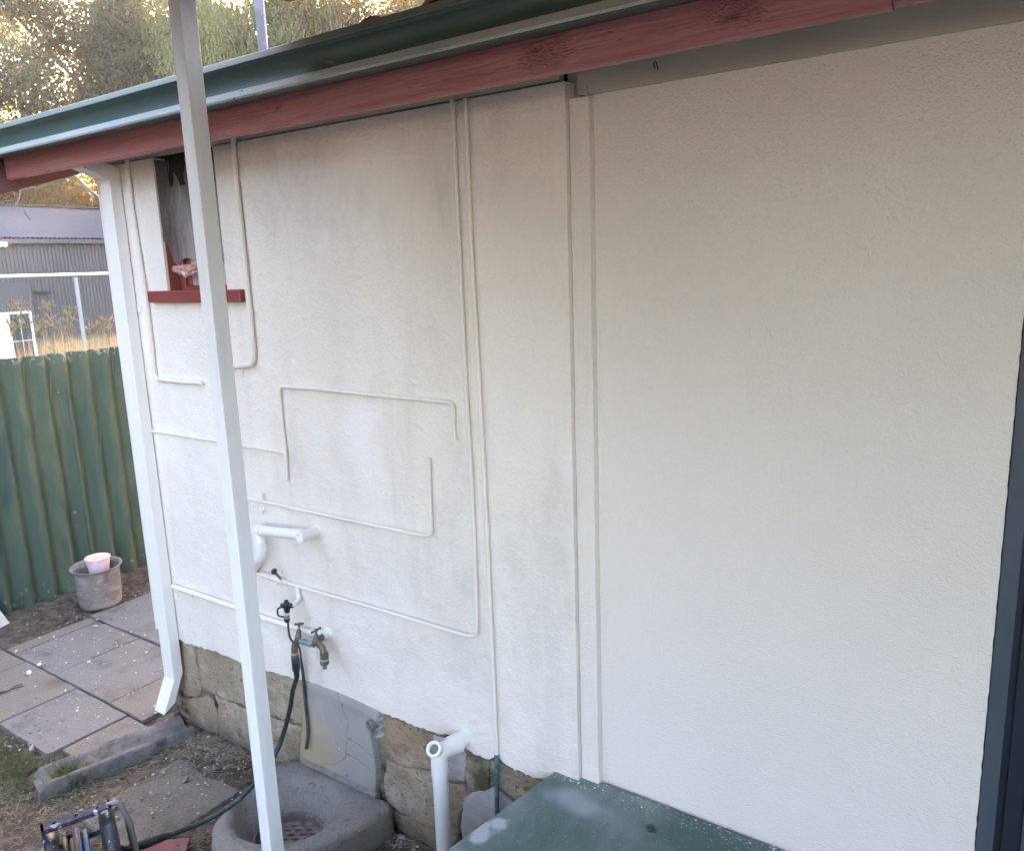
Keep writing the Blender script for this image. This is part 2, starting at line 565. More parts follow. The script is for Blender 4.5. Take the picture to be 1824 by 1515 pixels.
M['slab_buff'] = mat('paving_slab_buff', (.18, .158, .128), [
    dict(col=(.235, .212, .178), scale=120, lo=.42, hi=.62, det=3),
    dict(col=(.11, .093, .075), scale=4, lo=.50, hi=.74, det=8, amt=.8),
    dict(kind='speck', col=(.80, .79, .77), scale=26, lo=.06, hi=.10, keep=.84),
    dict(kind='speck', col=(.05, .045, .04), scale=80, lo=.12, hi=.2, keep=.86, amt=.8)],
    rough=.9, spec=.2, bumps=[dict(scale=120, d=.004, det=3), dict(scale=14, d=.006, det=4)])
M['soil'] = mat('yard_soil', (.125, .098, .075), [
    dict(col=(.20, .165, .13), scale=14, lo=.42, hi=.62, det=8, nr=.7),
    dict(col=(.06, .046, .036), scale=22, lo=.54, hi=.68, det=8, off=(3, 3, 1)),
    dict(col=(.26, .23, .19), scale=70, lo=.60, hi=.70, det=4, off=(1, 7, 1), amt=.7),
    dict(kind='speck', col=(.60, .58, .54), scale=55, lo=.08, hi=.16, keep=.90)],
    rough=.95, spec=.1, bumps=[dict(scale=45, d=.018, det=7, nr=.7), dict(scale=130, d=.006, det=3)])
M['landing'] = mat('green_painted_concrete', (.050, .105, .088), [
    dict(col=(.19, .235, .23), scale=3.0, lo=.38, hi=.66, det=8, nr=.7, st=(1, .6, 1), amt=.85),
    dict(col=(.34, .36, .39), scale=2.4, lo=.50, hi=.74, det=7, st=(.5, 1.6, 1), off=(.3, .4, 0), dist=.5, amt=.75),
    dict(kind='spot', col=(.42, .45, .48), at=(-1.27, 1.60, .51), size=(.045, .11, 1), scale=16, wob=2.6, lo=1.6, hi=2.1, amt=.85),
    dict(kind='spot', col=(.36, .40, .46), at=(-1.12, 1.86, .51), size=(.17, .05, 1), scale=7, wob=2.2, lo=1.2, hi=2.3, amt=.6),
    dict(kind='spot', col=(.02, .02, .02), at=(-.86, 1.87, .51), size=(.018, .016, 1), scale=60, wob=1.2, lo=1.2, hi=1.9),
    dict(kind='speck', col=(.76, .77, .77), scale=24, lo=.03, hi=.09, keep=.92),
    dict(kind='speck', col=(.55, .58, .58), scale=130, lo=.10, hi=.28, keep=.80, amt=.6),
    dict(col=(.72, .72, .71), scale=170, lo=.60, hi=.68, det=5, mask=dict(kind='axis', ax=1, lo=1.90, hi=1.955, wob=.03, scale=20)),
    dict(kind='speck', col=(.02, .02, .02), scale=9, lo=.03, hi=.06, keep=.75)],
    rough=.42, spec=.45, bumps=[dict(scale=90, d=.0015, det=4), dict(scale=9, d=.004, det=3)])
M['fence'] = mat('fence_green_paint', (.052, .088, .066), [
    dict(col=(.15, .165, .088), scale=2.6, lo=.43, hi=.72, st=(1, 1, .35), det=6, amt=.6),
    dict(col=(.030, .060, .052), scale=4, lo=.52, hi=.72, st=(1, 1, .3), det=7, off=(4, 4, 0)),
    dict(col=(.42, .43, .40), scale=38, lo=.60, hi=.66, det=6, st=(1, 1, .5), amt=.9,
         mask=dict(kind='axis', ax=2, lo=.42, hi=.10, wob=.35, scale=6)),
    dict(col=(.45, .44, .38), scale=26, lo=.52, hi=.62, det=6, amt=.8,
         mask=dict(kind='axis', ax=2, lo=1.62, hi=1.74, wob=.10, scale=12)),
    dict(kind='speck', col=(.55, .55, .50), scale=16, lo=.02, hi=.05, keep=.8)],
    rough=.6, spec=.35, bumps=[dict(scale=60, d=.002, det=5)])
M['pot'] = mat('weathered_pot', (.20, .182, .165), [
    dict(col=(.29, .27, .245), scale=6, lo=.45, hi=.65, det=7, st=(1, 1, 2.5)),
    dict(col=(.40, .385, .36), scale=22, lo=.56, hi=.66, det=6, st=(1, 1, 3), amt=.7),
    dict(col=(.10, .09, .08), scale=9, lo=.56, hi=.72, det=7, off=(2, 0, 3))],
    rough=.85, spec=.2, bumps=[dict(scale=50, d=.002, det=5), dict(scale=9, d=.003, st=(.6, .6, 3))])
M['pink'] = mat('pink_enamel', (.74, .60, .67), [dict(col=(.68, .53, .60), scale=20, lo=.45, hi=.7, amt=.5)], rough=.4)
M['whiteboard'] = mat('flaking_white_paint', (.66, .66, .65), [
    dict(col=(.12, .11, .10), scale=30, lo=.64, hi=.68, st=(2, 1, .25), det=6),
    dict(col=(.50, .50, .49), scale=8, lo=.45, hi=.7, st=(2, 1, .3))], rough=.7, bumps=[dict(scale=30, d=.002, st=(2, 1, .3))])
M['brass'] = mat('weathered_brass', (.20, .165, .12), [
    dict(col=(.13, .12, .115), scale=40, lo=.45, hi=.62), dict(col=(.28, .34, .32), scale=55, lo=.60, hi=.68, amt=.8),
    dict(kind='speck', col=(.75, .75, .73), scale=120, lo=.12, hi=.22, keep=.86)],
    rough=.5, metallic=.55, bumps=[dict(scale=120, d=.001)])
M['copper'] = mat('verdigris_copper', (.20, .28, .29), [
    dict(col=(.34, .42, .43), scale=60, lo=.5, hi=.62), dict(col=(.13, .12, .11), scale=45, lo=.58, hi=.66)], rough=.6, metallic=.3)
M['green_fitting'] = mat('green_plastic_fitting', (.115, .13, .10), [
    dict(col=(.19, .205, .165), scale=50, lo=.5, hi=.65)], rough=.5)
M['fit_ring'] = mat('pale_plastic_ring', (.52, .51, .44), rough=.5)
M['black_plastic'] = mat('black_plastic', (.022, .024, .028), [
    dict(kind='speck', col=(.55, .56, .60), scale=70, lo=.10, hi=.2, keep=.82),
    dict(col=(.10, .10, .115), scale=50, lo=.58, hi=.7)], rough=.42, spec=.5)
M['blue_plastic'] = mat('blue_plastic', (.055, .065, .13), [dict(col=(.02, .02, .03), scale=60, lo=.5, hi=.6)], rough=.45)
M['reel_splat'] = mat('paint_spotted_reel', (.030, .032, .048), [
    dict(col=(.42, .46, .54), scale=26, lo=.57, hi=.63, det=5), dict(col=(.09, .09, .13), scale=50, lo=.48, hi=.66, det=5)],
    rough=.7, spec=.2, bumps=[dict(scale=50, d=.001)])
M['hose'] = mat('green_black_hose', (.022, .036, .034), [
    dict(kind='speck', col=(.42, .46, .46), scale=60, lo=.1, hi=.2, keep=.86),
    dict(col=(.085, .11, .11), scale=22, lo=.52, hi=.68, det=5)], rough=.45)
M['drip_hose'] = mat('dark_green_tube', (.045, .062, .055), [dict(col=(.10, .12, .115), scale=30, lo=.5, hi=.7)], rough=.5)
M['hose_tan'] = mat('tan_hose', (.17, .14, .11), [dict(col=(.09, .075, .065), scale=22, lo=.45, hi=.65)], rough=.55)
M['hose_blue'] = mat('grey_blue_hose', (.13, .14, .17), [dict(col=(.05, .05, .065), scale=22, lo=.45, hi=.65)], rough=.5)
M['stripe'] = mat('blue_hose_stripe', (.06, .17, .42), rough=.5)
M['reel_tube'] = mat('grey_reel_tube', (.22, .21, .205), [dict(col=(.22, .21, .20), scale=30, lo=.5, hi=.7)], rough=.4, metallic=.2)
M['navy'] = mat('navy_powder_coat', (.052, .068, .088), [dict(col=(.062, .078, .098), scale=5, lo=.4, hi=.7)], rough=.42, spec=.4,
                bumps=[dict(scale=220, d=.0004)])
M['navy_dark'] = mat('navy_track', (.012, .017, .026), rough=.4)
M['door_glass'] = mat('dark_door_glass', (.010, .016, .026), rough=.06, spec=.6)
M['plastic'] = mat('dusty_plastic_sheet', (.26, .23, .215), [
    dict(col=(.045, .042, .042), kind='spot', at=(-3.02, 1.98, 2.62), size=(.70, 1, .20), scale=3, wob=.5, lo=.6, hi=1.9, amt=.55),  # top of the sheet darkened: the window head's shade in its colour
    dict(col=(.17, .135, .13), scale=4, lo=.45, hi=.7, st=(3, 1, .4), det=6),
    dict(col=(.36, .34, .32), scale=12, lo=.55, hi=.75, st=(4, 1, .4), det=6, amt=.7)], rough=.5,
    bumps=[dict(scale=16, d=.006, st=(2.5, 1, .35), det=4)])
M['tape'] = mat('pinkish_torn_tape', (.52, .33, .30), [
    dict(col=(.68, .58, .54), scale=22, lo=.48, hi=.66), dict(col=(.30, .12, .11), scale=18, lo=.58, hi=.72, off=(3, 1, 1))], rough=.5)
M['curtain'] = mat('pale_inner_pane', (.50, .46, .43), [dict(col=(.38, .34, .32), scale=16, lo=.45, hi=.7, st=(4, 1, .3))], rough=.35)
M['brick'] = mat('red_brick', (.24, .105, .09), [dict(col=(.34, .20, .17), scale=14, lo=.5, hi=.7),
                                              dict(col=(.12, .055, .05), scale=30, lo=.55, hi=.7)], rough=.9,
                 bumps=[dict(scale=60, d=.004)])
M['white_rock'] = mat('white_chip', (.72, .68, .60), [dict(col=(.55, .50, .42), scale=20, lo=.45, hi=.7)], rough=.9)
M['shed_wall'] = mat('shed_cladding', (.085, .083, .083), [dict(col=(.10, .096, .095), scale=.5, lo=.4, hi=.7)], rough=.55, spec=.4)
M['shed_roof'] = mat('shed_roof_steel', (.115, .125, .165), [
    dict(col=(.14, .15, .19), scale=.5, lo=.4, hi=.7), dict(kind='speck', col=(.12, .11, .10), scale=1.8, lo=.04, hi=.09, keep=.8)],
    rough=.38, metallic=.25, spec=.6)
M['shed_trim'] = mat('shed_trim', (.095, .09, .09), rough=.5)
M['shed_door'] = mat('shed_door_grey', (.085, .085, .092), rough=.5)
M['dull_galv'] = mat('dull_galvanised', (.27, .29, .31), rough=.6)
M['white_metal'] = mat('white_painted_metal', (.82, .82, .82), rough=.45)
M['dark_glass'] = mat('dark_glass', (.035, .055, .060), rough=.15, spec=.5)
M['green_metal'] = mat('dark_green_metal', (.03, .055, .045), rough=.5)
M['bark'] = mat('gum_bark', (.145, .115, .095), [dict(col=(.26, .225, .20), scale=3, lo=.45, hi=.65, st=(1, 1, .3)),
                                              dict(col=(.07, .055, .045), scale=6, lo=.55, hi=.7, st=(1, 1, .3))], rough=.9,
                bumps=[dict(scale=8, d=.03, st=(1, 1, .3))])


def leaf_mat(name, a, b, tr, amt=.5, rough=.45):
    return mat(name, a, [dict(col=b, scale=.9, lo=.4, hi=.6, det=6)], rough=rough, spec=.4, transl=(tr, amt))


M['leaf_grey'] = leaf_mat('grey_green_leaves', (.115, .122, .08), (.12, .122, .075), (.28, .27, .10), .48)
M['leaf_green'] = leaf_mat('fresh_green_leaves', (.10, .125, .052), (.12, .125, .05), (.22, .22, .05), .40)
M['leaf_sunlit'] = leaf_mat('sunlit_gold_leaves', (.12, .105, .04), (.12, .10, .035), (.50, .34, .05), .5)  # gold is sunlight on the leaves, put into their colour
M['leaf_mid'] = leaf_mat('olive_leaves', (.070, .080, .042), (.105, .105, .052), (.30, .25, .07), .40)
M['grass'] = mat('green_grass', (.060, .085, .030), [dict(col=(.11, .12, .05), scale=9, lo=.45, hi=.65)], rough=.6,
                 transl=((.14, .17, .05), .25))
M['straw'] = mat('dry_straw', (.36, .29, .19), [dict(col=(.22, .17, .115), scale=12, lo=.42, hi=.62),
                                             dict(col=(.52, .45, .34), scale=20, lo=.6, hi=.7)], rough=.8)
M['dry_grass'] = mat('dry_grass', (.46, .36, .20), [dict(col=(.33, .25, .14), scale=3, lo=.4, hi=.65)], rough=.7,
                     transl=((.60, .46, .24), .3))
M['weed'] = mat('seeding_weed', (.32, .28, .17), [dict(col=(.20, .20, .11), scale=6, lo=.4, hi=.6)], rough=.7,
                transl=((.45, .36, .18), .3))
M['pebble'] = mat('pebbles', (.25, .225, .195), [dict(col=(.42, .40, .37), scale=30, lo=.52, hi=.6), dict(col=(.14, .12, .10), scale=24, lo=.56, hi=.66, off=(3, 0, 0))], rough=.9)
M['stick'] = mat('dry_stick', (.20, .155, .115), rough=.85)
M['rusty'] = mat('rusty_iron', (.16, .12, .105), [dict(col=(.24, .19, .17), scale=30, lo=.45, hi=.65), dict(col=(.08, .06, .055), scale=22, lo=.55, hi=.7)],
                 rough=.75, metallic=.2, bumps=[dict(scale=60, d=.002)])
M['bore_shade_disc'] = mat('pipe_bore_shade', (.16, .155, .145), rough=.6)  # dark grey standing in for shade inside the open pipe ends
M['clay'] = mat('grey_clay_pipe', (.15, .145, .14), [dict(col=(.22, .21, .20), scale=30, lo=.5, hi=.7)], rough=.8)
M['patio_timber'] = mat('patio_maroon_timber', (.13, .045, .038), [dict(col=(.09, .03, .028), scale=6, lo=.4, hi=.7, st=(.3, 3, 1))], rough=.55)
M['patio_sheet'] = mat('patio_sheeting', (.36, .245, .155), [dict(col=(.30, .20, .125), scale=1.5, lo=.4, hi=.7)], rough=.5)
M['wood_fence'] = mat('far_fence_grey', (.20, .17, .14), [dict(col=(.13, .11, .09), scale=3, lo=.4, hi=.7)], rough=.85)

# ------------------------------------------------------------------ ground (one sheet, fine near the house)
BASIN = [(-2.575, 1.945), (-1.985, 1.945), (-1.965, 1.91), (-2.02, 1.72), (-2.10, 1.50), (-2.17, 1.41), (-2.35, 1.395),
         (-2.49, 1.49), (-2.55, 1.62), (-2.58, 1.82)]


def in_poly(x, y, poly):
    ins = False
    n = len(poly)
    for i in range(n):
        x1, y1 = poly[i]
        x2, y2 = poly[(i + 1) % n]
        if (y1 > y) != (y2 > y) and x < (x2 - x1) * (y - y1) / (y2 - y1) + x1:
            ins = not ins
    return ins


def smooth(a, b, t):
    t = max(0.0, min(1.0, (t - a) / (b - a)))
    return t * t * (3 - 2 * t)


def ground_z(x, y):
    z = -0.022 + .010 * fbm(x * 2.2, y * 2.2, .3, 3) + .006 * fbm(x * 11, y * 11, 5.0, 3)
    near = 1 - smooth(5.6, 6.4, -x)
    z += .030 * smooth(5.0, 5.35, -x) * near * (1 + .5 * fbm(x * 6, y * 6, 2.0, 2))     # soil bank along the fence
    z += .035 * math.exp(-((x + 2.95) / .25) ** 2 - ((y - 1.86) / .12) ** 2)          # heap by the plinth
    z -= .012 * smooth(2.05, 1.9, -x) * smooth(1.2, 1.7, y)
    if x > -1.9 and y > 1.4:
        z -= .01
    if x < -8:
        z += .10 * fbm(x * .15, y * .15, 1.0, 2)
    if -2.7 < x < -1.9 and 1.3 < y < 2.0 and in_poly(x, y, [(-2.31 + (px + 2.31) * .93, 1.70 + (py - 1.70) * .93) for px, py in BASIN]):
        z = -.30
    return z


gx = [-150, -120, -80] + [-60 + i * 3 for i in range(17)] + [-9, -7.5, -6.5, -6.0] + list(np.arange(-5.7, -1.1, .03)) + \
     [-.9, -.5, 0, 1, 2, 4, 8, 20, 60, 150]
gy = [-150, -60, -20, -8, -4, -2, -1, -.4, 0, .3] + list(np.arange(.55, 3.3, .03)) + [3.5, 4, 5, 7, 9] + \
     [12 + i * 3 for i in range(14)] + [60, 80, 120, 150]
gmb = MB()
nxg, nyg = len(gx), len(gy)
gmb.add([(x, y, ground_z(x, y)) for y in gy for x in gx],
        [(j * nxg + i, j * nxg + i + 1, (j + 1) * nxg + i + 1, (j + 1) * nxg + i) for j in range(nyg - 1) for i in range(nxg - 1)], True)
struct(gmb.build('ground', M['soil']))

# ------------------------------------------------------------------ house
XL = -3.535            # left corner of the house
house = thing('house', 'cream painted old house wall with green gutter, red fascia and limestone base', 'house', (XL, WALL, 0))
ZT = 2.610             # top of the plaster panel
XR = -.589 * WALL      # right edge of plaster panel
# ragged lower edge of the paint, measured along the wall
edge_px = [(304, 1128), (318, 1136), (332, 1146), (345, 1149), (380, 1159), (410, 1171), (440, 1183), (470, 1192), (500, 1200), (520, 1206),
           (540, 1211), (560, 1217), (590, 1228), (620, 1240), (650, 1254), (672, 1264), (690, 1272), (720, 1284), (750, 1296),
           (790, 1307), (815, 1306), (829, 1313), (831, 1334), (842, 1340), (860, 1349), (872, 1352), (888, 1346), (896, 1358),
           (915, 1370), (935, 1377), (955, 1386), (975, 1384), (992, 1380), (1031, 1380)]
edge = [on_y(u, v, WALL) for u, v in edge_px]
edge = [(XL, edge[0].z)] + [(p.x, p.z) for p in edge[1:]]
edge[-1] = (XR, .46)


def edge_z(x):
    for (xa, za), (xb, zb) in zip(edge, edge[1:]):
        if xa <= x <= xb and xb > xa:
            return za + (zb - za) * (x - xa) / (xb - xa)
    return edge[-1][1]


wx0, wx1 = on_y(285, 400).x, on_y(393, 400).x       # window opening
wz0, wz1 = on_y(320, 518).z, ZT - .004
xs = sorted(set([XL + i * (XR - XL) / 150 for i in range(151)] + [e[0] for e in edge] + [wx0, wx1]))
mb = MB()
yf, yb = WALL, WALL + .055
rng = random.Random(4)
zb_ = {}
for x in xs:
    zb_[x] = edge_z(x) + (rng.uniform(-.004, .004) + .006 * fbm(x * 40, 0, 3) if -3.5 < x < -1.15 else 0)
for a, b in zip(xs, xs[1:]):
    za, zbb = zb_[a], zb_[b]
    inwin = a >= wx0 - 1e-6 and b <= wx1 + 1e-6
    top = wz0 if inwin else ZT
    nz = 6
    for k in range(nz):
        z0a, z1a = za + (top - za) * k / nz, za + (top - za) * (k + 1) / nz
        z0b, z1b = zbb + (top - zbb) * k / nz, zbb + (top - zbb) * (k + 1) / nz
        mb.add([(a, yf, z0a), (b, yf, z0b), (b, yf, z1b), (a, yf, z1a)], [(0, 1, 2, 3)])
    mb.add([(a, yf, za), (a, yb, za), (b, yb, zbb), (b, yf, zbb)], [(0, 1, 2, 3)])
    mb.add([(a, yf, top), (b, yf, top), (b, yb + (.06 if inwin else 0), top), (a, yb + (.06 if inwin else 0), top)], [(0, 1, 2, 3)])
# side faces: right edge, left corner return, window reveals
mb.add([(XR, yf, .40), (XR, yb, .40), (XR, yb, ZT), (XR, yf, ZT)], [(0, 1, 2, 3)])
for x, s in ((wx0, 1), (wx1, -1)):
    mb.add([(x, yf, wz0), (x, yf + .115, wz0), (x, yf + .115, ZT), (x, yf, ZT)], [(0, 1, 2, 3)])
mb.build('plaster_wall', M['plaster'], house)
# the end wall and body of the house behind
mb = MB()
mb.add([(XL, yf, .44), (XL, 8.0, .44), (XL, 8.0, 2.61), (XL, 4.98, 3.55), (XL, yf, 2.61)], [(0, 1, 2, 3, 4)])
mb.add([(XL, 8.0, -.1), (6.0, 8.0, -.1), (6.0, 8.0, 2.7), (XL, 8.0, 2.7)], [(0, 1, 2, 3)])
mb.add([(6.0, yf, -.1), (6.0, 8.0, -.1), (6.0, 8.0, 2.7), (6.0, 4.98, 3.55), (6.0, yf, 2.7)], [(0, 1, 2, 3, 4)])
mb.build('end_wall', M['plaster'], house)
MB().box(3.5, 3.7, -2.2, WALL - .001, -.1, 2.78).build('added_wing_wall', M['plaster'], house)  # unseen wall added to keep light off from the right
MB().box(XL + .01, 5.99, yf + .17, yf + .2, -.1, 2.7).build('dark_backing', M['gap_shade'], house)  # dark sheet painted as the unlit inside of the house

# textured render panel to the right, behind the cover strip
YR = WALL + .046
door_x = -.033 * YR
zr = .45
mb = MB()
x_l = XR + .004
mb.grid(lambda a, b: (x_l + (door_x - x_l) * a + (.0022 * fbm(7.0, b * 90, 1, 2) if a == 1 else 0), YR, zr + (2.575 - zr) * b + (.003 * fbm(a * 60, 3.0, 1, 2) if b == 1 else 0)), 60, 120, False)
mb.build('render_wall', M['render'], house)
MB().grid(lambda a, b: (door_x + (6.0 - door_x) * a, YR + .0, 2.46 + (2.575 - 2.46) * b), 4, 1, False).build('door_lintel', M['render'], house)
sx0, sx1 = XR - .0005, -.553 * (WALL + .014)
mb = MB().bbox(XR + .001, sx1, WALL + .017, YR + .02, .44, 2.568, .0025)
mb.build('cover_strip', M['render'], house)

# eave boards under the fascia
mb = MB().box(XL + .02, XR - .02, WALL + .006, WALL + .03, ZT + .007, 2.74)
mb.build('eave_board', M['plate'], house)
MB().box(XR - .019, XR + .0195, WALL + .048, WALL + .055, 2.565, 2.74).build('corner_fill', M['plate'], house)
MB().box(XR + .022, 5.9, WALL + .030, WALL + .05, 2.574, 2.74).build('wall_plate', M['plate'], house)
MB().box(XL + .02, 5.9, WALL + .056, WALL + .12, 2.5, 2.76).build('eave_gap_shade', M['gap_shade'], house)  # dark box painted as the shade in the eave gaps
MB().box(-3.9, 5.9, 1.776, WALL + .10, 2.742, 2.752).build('soffit', M['plate'], house)

# fascia: two lengths with a butt joint at the right
FY = 1.75
xj = on_y(1590, 8, FY).x
for xa, xb in ((-3.905, xj - .001), (xj + .001, 6.05)):
    dz = 0 if xb < 0 and xa < -1 else .004
    mb = MB()
    n = 120 if xa < -1 else 20
    z0, z1 = 2.583 + dz, 2.735
    for i in range(n):
        a, b = xa + (xb - xa) * i / n, xa + (xb - xa) * (i + 1) / n
        wa, wb = .0018 * fbm(a * 5, 1, 0, 3), .0018 * fbm(b * 5, 1, 0, 3)
        if i == 0: wa = 0
        prof = lambda x, w: [(x, FY + .004, z0 + w), (x, FY, z0 + .004 + w), (x, FY - .0006, z0 + .05), (x, FY, z1), (x, FY + .026, z1), (x, FY + .026, z0 + w)]
        mb.loft([prof(a, wa), prof(b, wb)], closed=True)
    mb.add(prof(xa, 0), [tuple(range(6))])
    mb.add(prof(xb, 0), [tuple(range(6))])
    mb.build('fascia_board', M['fascia'], house)

# barge board rising along the gable end
mb = MB()
bl = [(1.705, 2.515), (1.705, 2.735), (4.98, 3.75), (4.98, 3.53)]
mb.prism([(-3.912, y, z) for y, z in bl], (-.026, 0, 0))
mb.build('barge_board', M['barge'], house)
mb = MB()
bl = [(8.26, 2.515), (8.26, 2.735), (4.985, 3.75), (4.985, 3.53)]
mb.prism([(-3.912, y, z) for y, z in bl], (-.026, 0, 0))
mb.build('barge_board', M['barge'], house)

# gutter (ogee) : profile in (y, z)
gl = [(1.645, 2.7705), (1.6395, 2.7705), (1.6372, 2.768), (1.6285, 2.7495), (1.6290, 2.7475)]
gp = [(1.6290, 2.7475), (1.6345, 2.7465), (1.6350, 2.7415), (1.641, 2.738), (1.647, 2.734), (1.653, 2.727), (1.656, 2.713),
      (1.655, 2.700), (1.651, 2.690), (1.648, 2.6835)]
gb = [(1.648, 2.6835), (1.645, 2.6805), (1.6355, 2.6615), (1.6385, 2.6555)]
gu = [(1.6385, 2.6555), (1.648, 2.6545), (1.7485, 2.671), (1.7485, 2.722), (1.745, 2.722), (1.745, 2.675), (1.652, 2.659), (1.652, 2.69), (1.660, 2.713), (1.6475, 2.745), (1.645, 2.770)]
GX0, GX1 = -3.97, 6.05


def extr(prof, n=60, wob=.0012, smooth_=True):
    mb = MB()
    rings = []
    for i in range(n + 1):
        x = GX0 + (GX1 - GX0) * i / n
        dz = wob * fbm(x * 1.3, 4.0, 0, 2)
        rings.append([(x, y, z + dz) for y, z in prof])
    mb.loft(rings, closed=False, smooth=smooth_)
    return mb


gut = extr(gp).build('gutter', M['gutter'], house)
extr(gl, smooth_=False).build('lip', M['gutter_lip'], gut)
extr(gb, smooth_=False).build('bead', M['gutter_bead_lit'], gut)
extr(gu, smooth_=False).build('trough', M['gutter'], gut)
MB().prism([(GX0, y, z) for y, z in gl + gp[1:] + gb[1:] + gu[1:4]], (-.004, 0, 0)).build('stop_end', M['gutter'], gut)

# roof: tiled slope, and the row of eave tiles that just shows above the gutter
mb = MB()
pitch = .305
for (ya, za, yb2, zb2) in ((1.70, 2.755, 4.98, 2.755 + 3.28 * pitch), (8.26, 2.755, 4.98, 2.755 + 3.28 * pitch)):
    mb.grid(lambda a, b: (-3.94 + 10.0 * a, ya + (yb2 - ya) * b, za + (zb2 - za) * b + .012 * math.cos(a * 10.0 / .225 * 2 * math.pi)), 240, 12)
roof = mb.build('roof', M['tile'], house)
tmb = MB()
tmb.loft([[(.058 * math.cos(math.pi * k / 8), 0 + t * .32, .036 * math.sin(math.pi * k / 8) + t * .32 * pitch) for k in range(9)] for t in (0, .5, 1)], closed=False, smooth=True)
tmb.loft([[(.058 * math.cos(math.pi * k / 8) * s, 0, .036 * math.sin(math.pi * k / 8) * s) for k in range(9)] for s in (1, .75)], closed=False)
tme = tmb.mesh('roof_tile', M['tile'])
hi = {on_y(662, 35, 1.675).x: 2.757, on_y(775, 5, 1.675).x: 2.760}
x = -3.8
txs = [(-3.8 + i * .226, 2.735) for i in range(9)] + list(hi.items()) + [(-1.15 + i * .226, 2.738) for i in range(6)]
for x, z in txs:
    o = link('roof_tile', tme, roof)
    o.location = (x, 1.672, z)

# plinth: mortar backing with separate limestone blocks
plinth = MB().box(XL + .02, XR - .01, WALL + .021, WALL + .16, -.35, .50).build('plinth', M['dark_joint'], house)
MB().box(XL, XL + .03, WALL + .07, 8.0, -.2, .46).build('end_plinth', M['stone'], plinth)
rng = random.Random(11)


def block(poly, y=WALL + .014, dep=.03, mtl='stone', amp=.008, seed=0.0, name='limestone_block'):
    """rough-faced block from an outline in wall pixels, given anticlockwise; grid face plus returns"""
    pts = [on_y(u, v, y) for u, v in poly]
    P = [(p.x, p.z) for p in pts]
    # densify the outline
    D = []
    for (x1, z1), (x2, z2) in zip(P, P[1:] + P[:1]):
        n = max(1, int(math.hypot(x2 - x1, z2 - z1) / .018))
        for k in range(n):
            t = k / n
            D.append((x1 + (x2 - x1) * t, z1 + (z2 - z1) * t))
    cx, cz = sum(p[0] for p in D) / len(D), sum(p[1] for p in D) / len(D)
    D = [(cx + (x_ - cx) * 1.0 + .004 * (1 if x_ > cx else -1), cz + (z_ - cz) + .0035 * (1 if z_ > cz else -1)) for x_, z_ in D]
    D = [(x_ + .007 * fbm(x_ * 30, z_ * 30, seed), z_ + .007 * fbm(x_ * 30, z_ * 30, seed + 9)) for x_, z_ in D]
    mb_ = MB()
    rings = [[(x_, y + dep, z_) for x_, z_ in D]]
    for s, off in ((1.0, .005), (.985, .001), (.90, 0), (.7, 0), (.5, 0), (.3, 0), (.12, 0)):
        rings.append([(cx + (x_ - cx) * s, y + off - amp * fbm((cx + (x_ - cx) * s) * 9, (cz + (z_ - cz) * s) * 9, seed, 4) * (1 if s < 1 else .4), cz + (z_ - cz) * s) for x_, z_ in D])
    mb_.loft(rings, smooth=True)
    mb_.add(rings[-1], [tuple(range(len(D)))], True)
    return mb_.build(name, M[mtl], plinth)


block([(319, 1140), (343, 1150), (346, 1175), (352, 1205), (356, 1228), (350, 1240), (330, 1238), (322, 1200)], seed=1)
block([(350, 1152), (395, 1162), (444, 1180), (475, 1190), (537, 1208), (539, 1240), (537, 1290), (470, 1268), (430, 1254), (400, 1243), (360, 1226), (354, 1195)], seed=2, amp=.010)
block([(330, 1244), (352, 1246), (366, 1238), (378, 1250), (385, 1275), (388, 1306), (365, 1300), (340, 1285)], seed=3)
block([(382, 1240), (430, 1262), (470, 1276), (537, 1298), (538, 1370), (450, 1345), (395, 1318), (390, 1280)], seed=4, amp=.012)
# right of the splashback
block([(682, 1274), (718, 1287), (752, 1300), (770, 1312), (768, 1370), (720, 1362), (690, 1350), (678, 1310)], seed=5, amp=.012)
block([(690, 1356), (722, 1368), (768, 1376), (776, 1420), (774, 1475), (720, 1450), (690, 1430), (684, 1395)], seed=6, amp=.012)
block([(690, 1440), (724, 1457), (774, 1482), (800, 1500), (802, 1560), (740, 1540), (692, 1492)], seed=16, amp=.010)
block([(772, 1312), (815, 1326), (828, 1345), (826, 1392), (800, 1388), (774, 1372)], seed=7, mtl='mortar', amp=.005, name='mortar_patch')
block([(782, 1394), (822, 1398), (835, 1420), (822, 1445), (816, 1478), (800, 1520), (782, 1500)], seed=8, amp=.014)
block([(834, 1350), (866, 1356), (872, 1382), (866, 1412), (838, 1408), (830, 1390)], seed=9, amp=.014)
block([(828, 1425), (842, 1415), (880, 1402), (920, 1440), (880, 1470), (842, 1500), (826, 1500), (820, 1470)], seed=10, mtl='mortar', amp=.006, name='mortar_patch')
block([(876, 1358), (900, 1366), (930, 1380), (960, 1396), (950, 1420), (925, 1432), (888, 1400), (874, 1384)], seed=12, amp=.016)
block([(934, 1440), (975, 1400), (1010, 1400), (1020, 1480), (950, 1480)], seed=13, amp=.010)
block([(838, 1505), (885, 1476), (930, 1446), (945, 1485), (1015, 1486), (1015, 1560), (840, 1560)], seed=14, amp=.014)

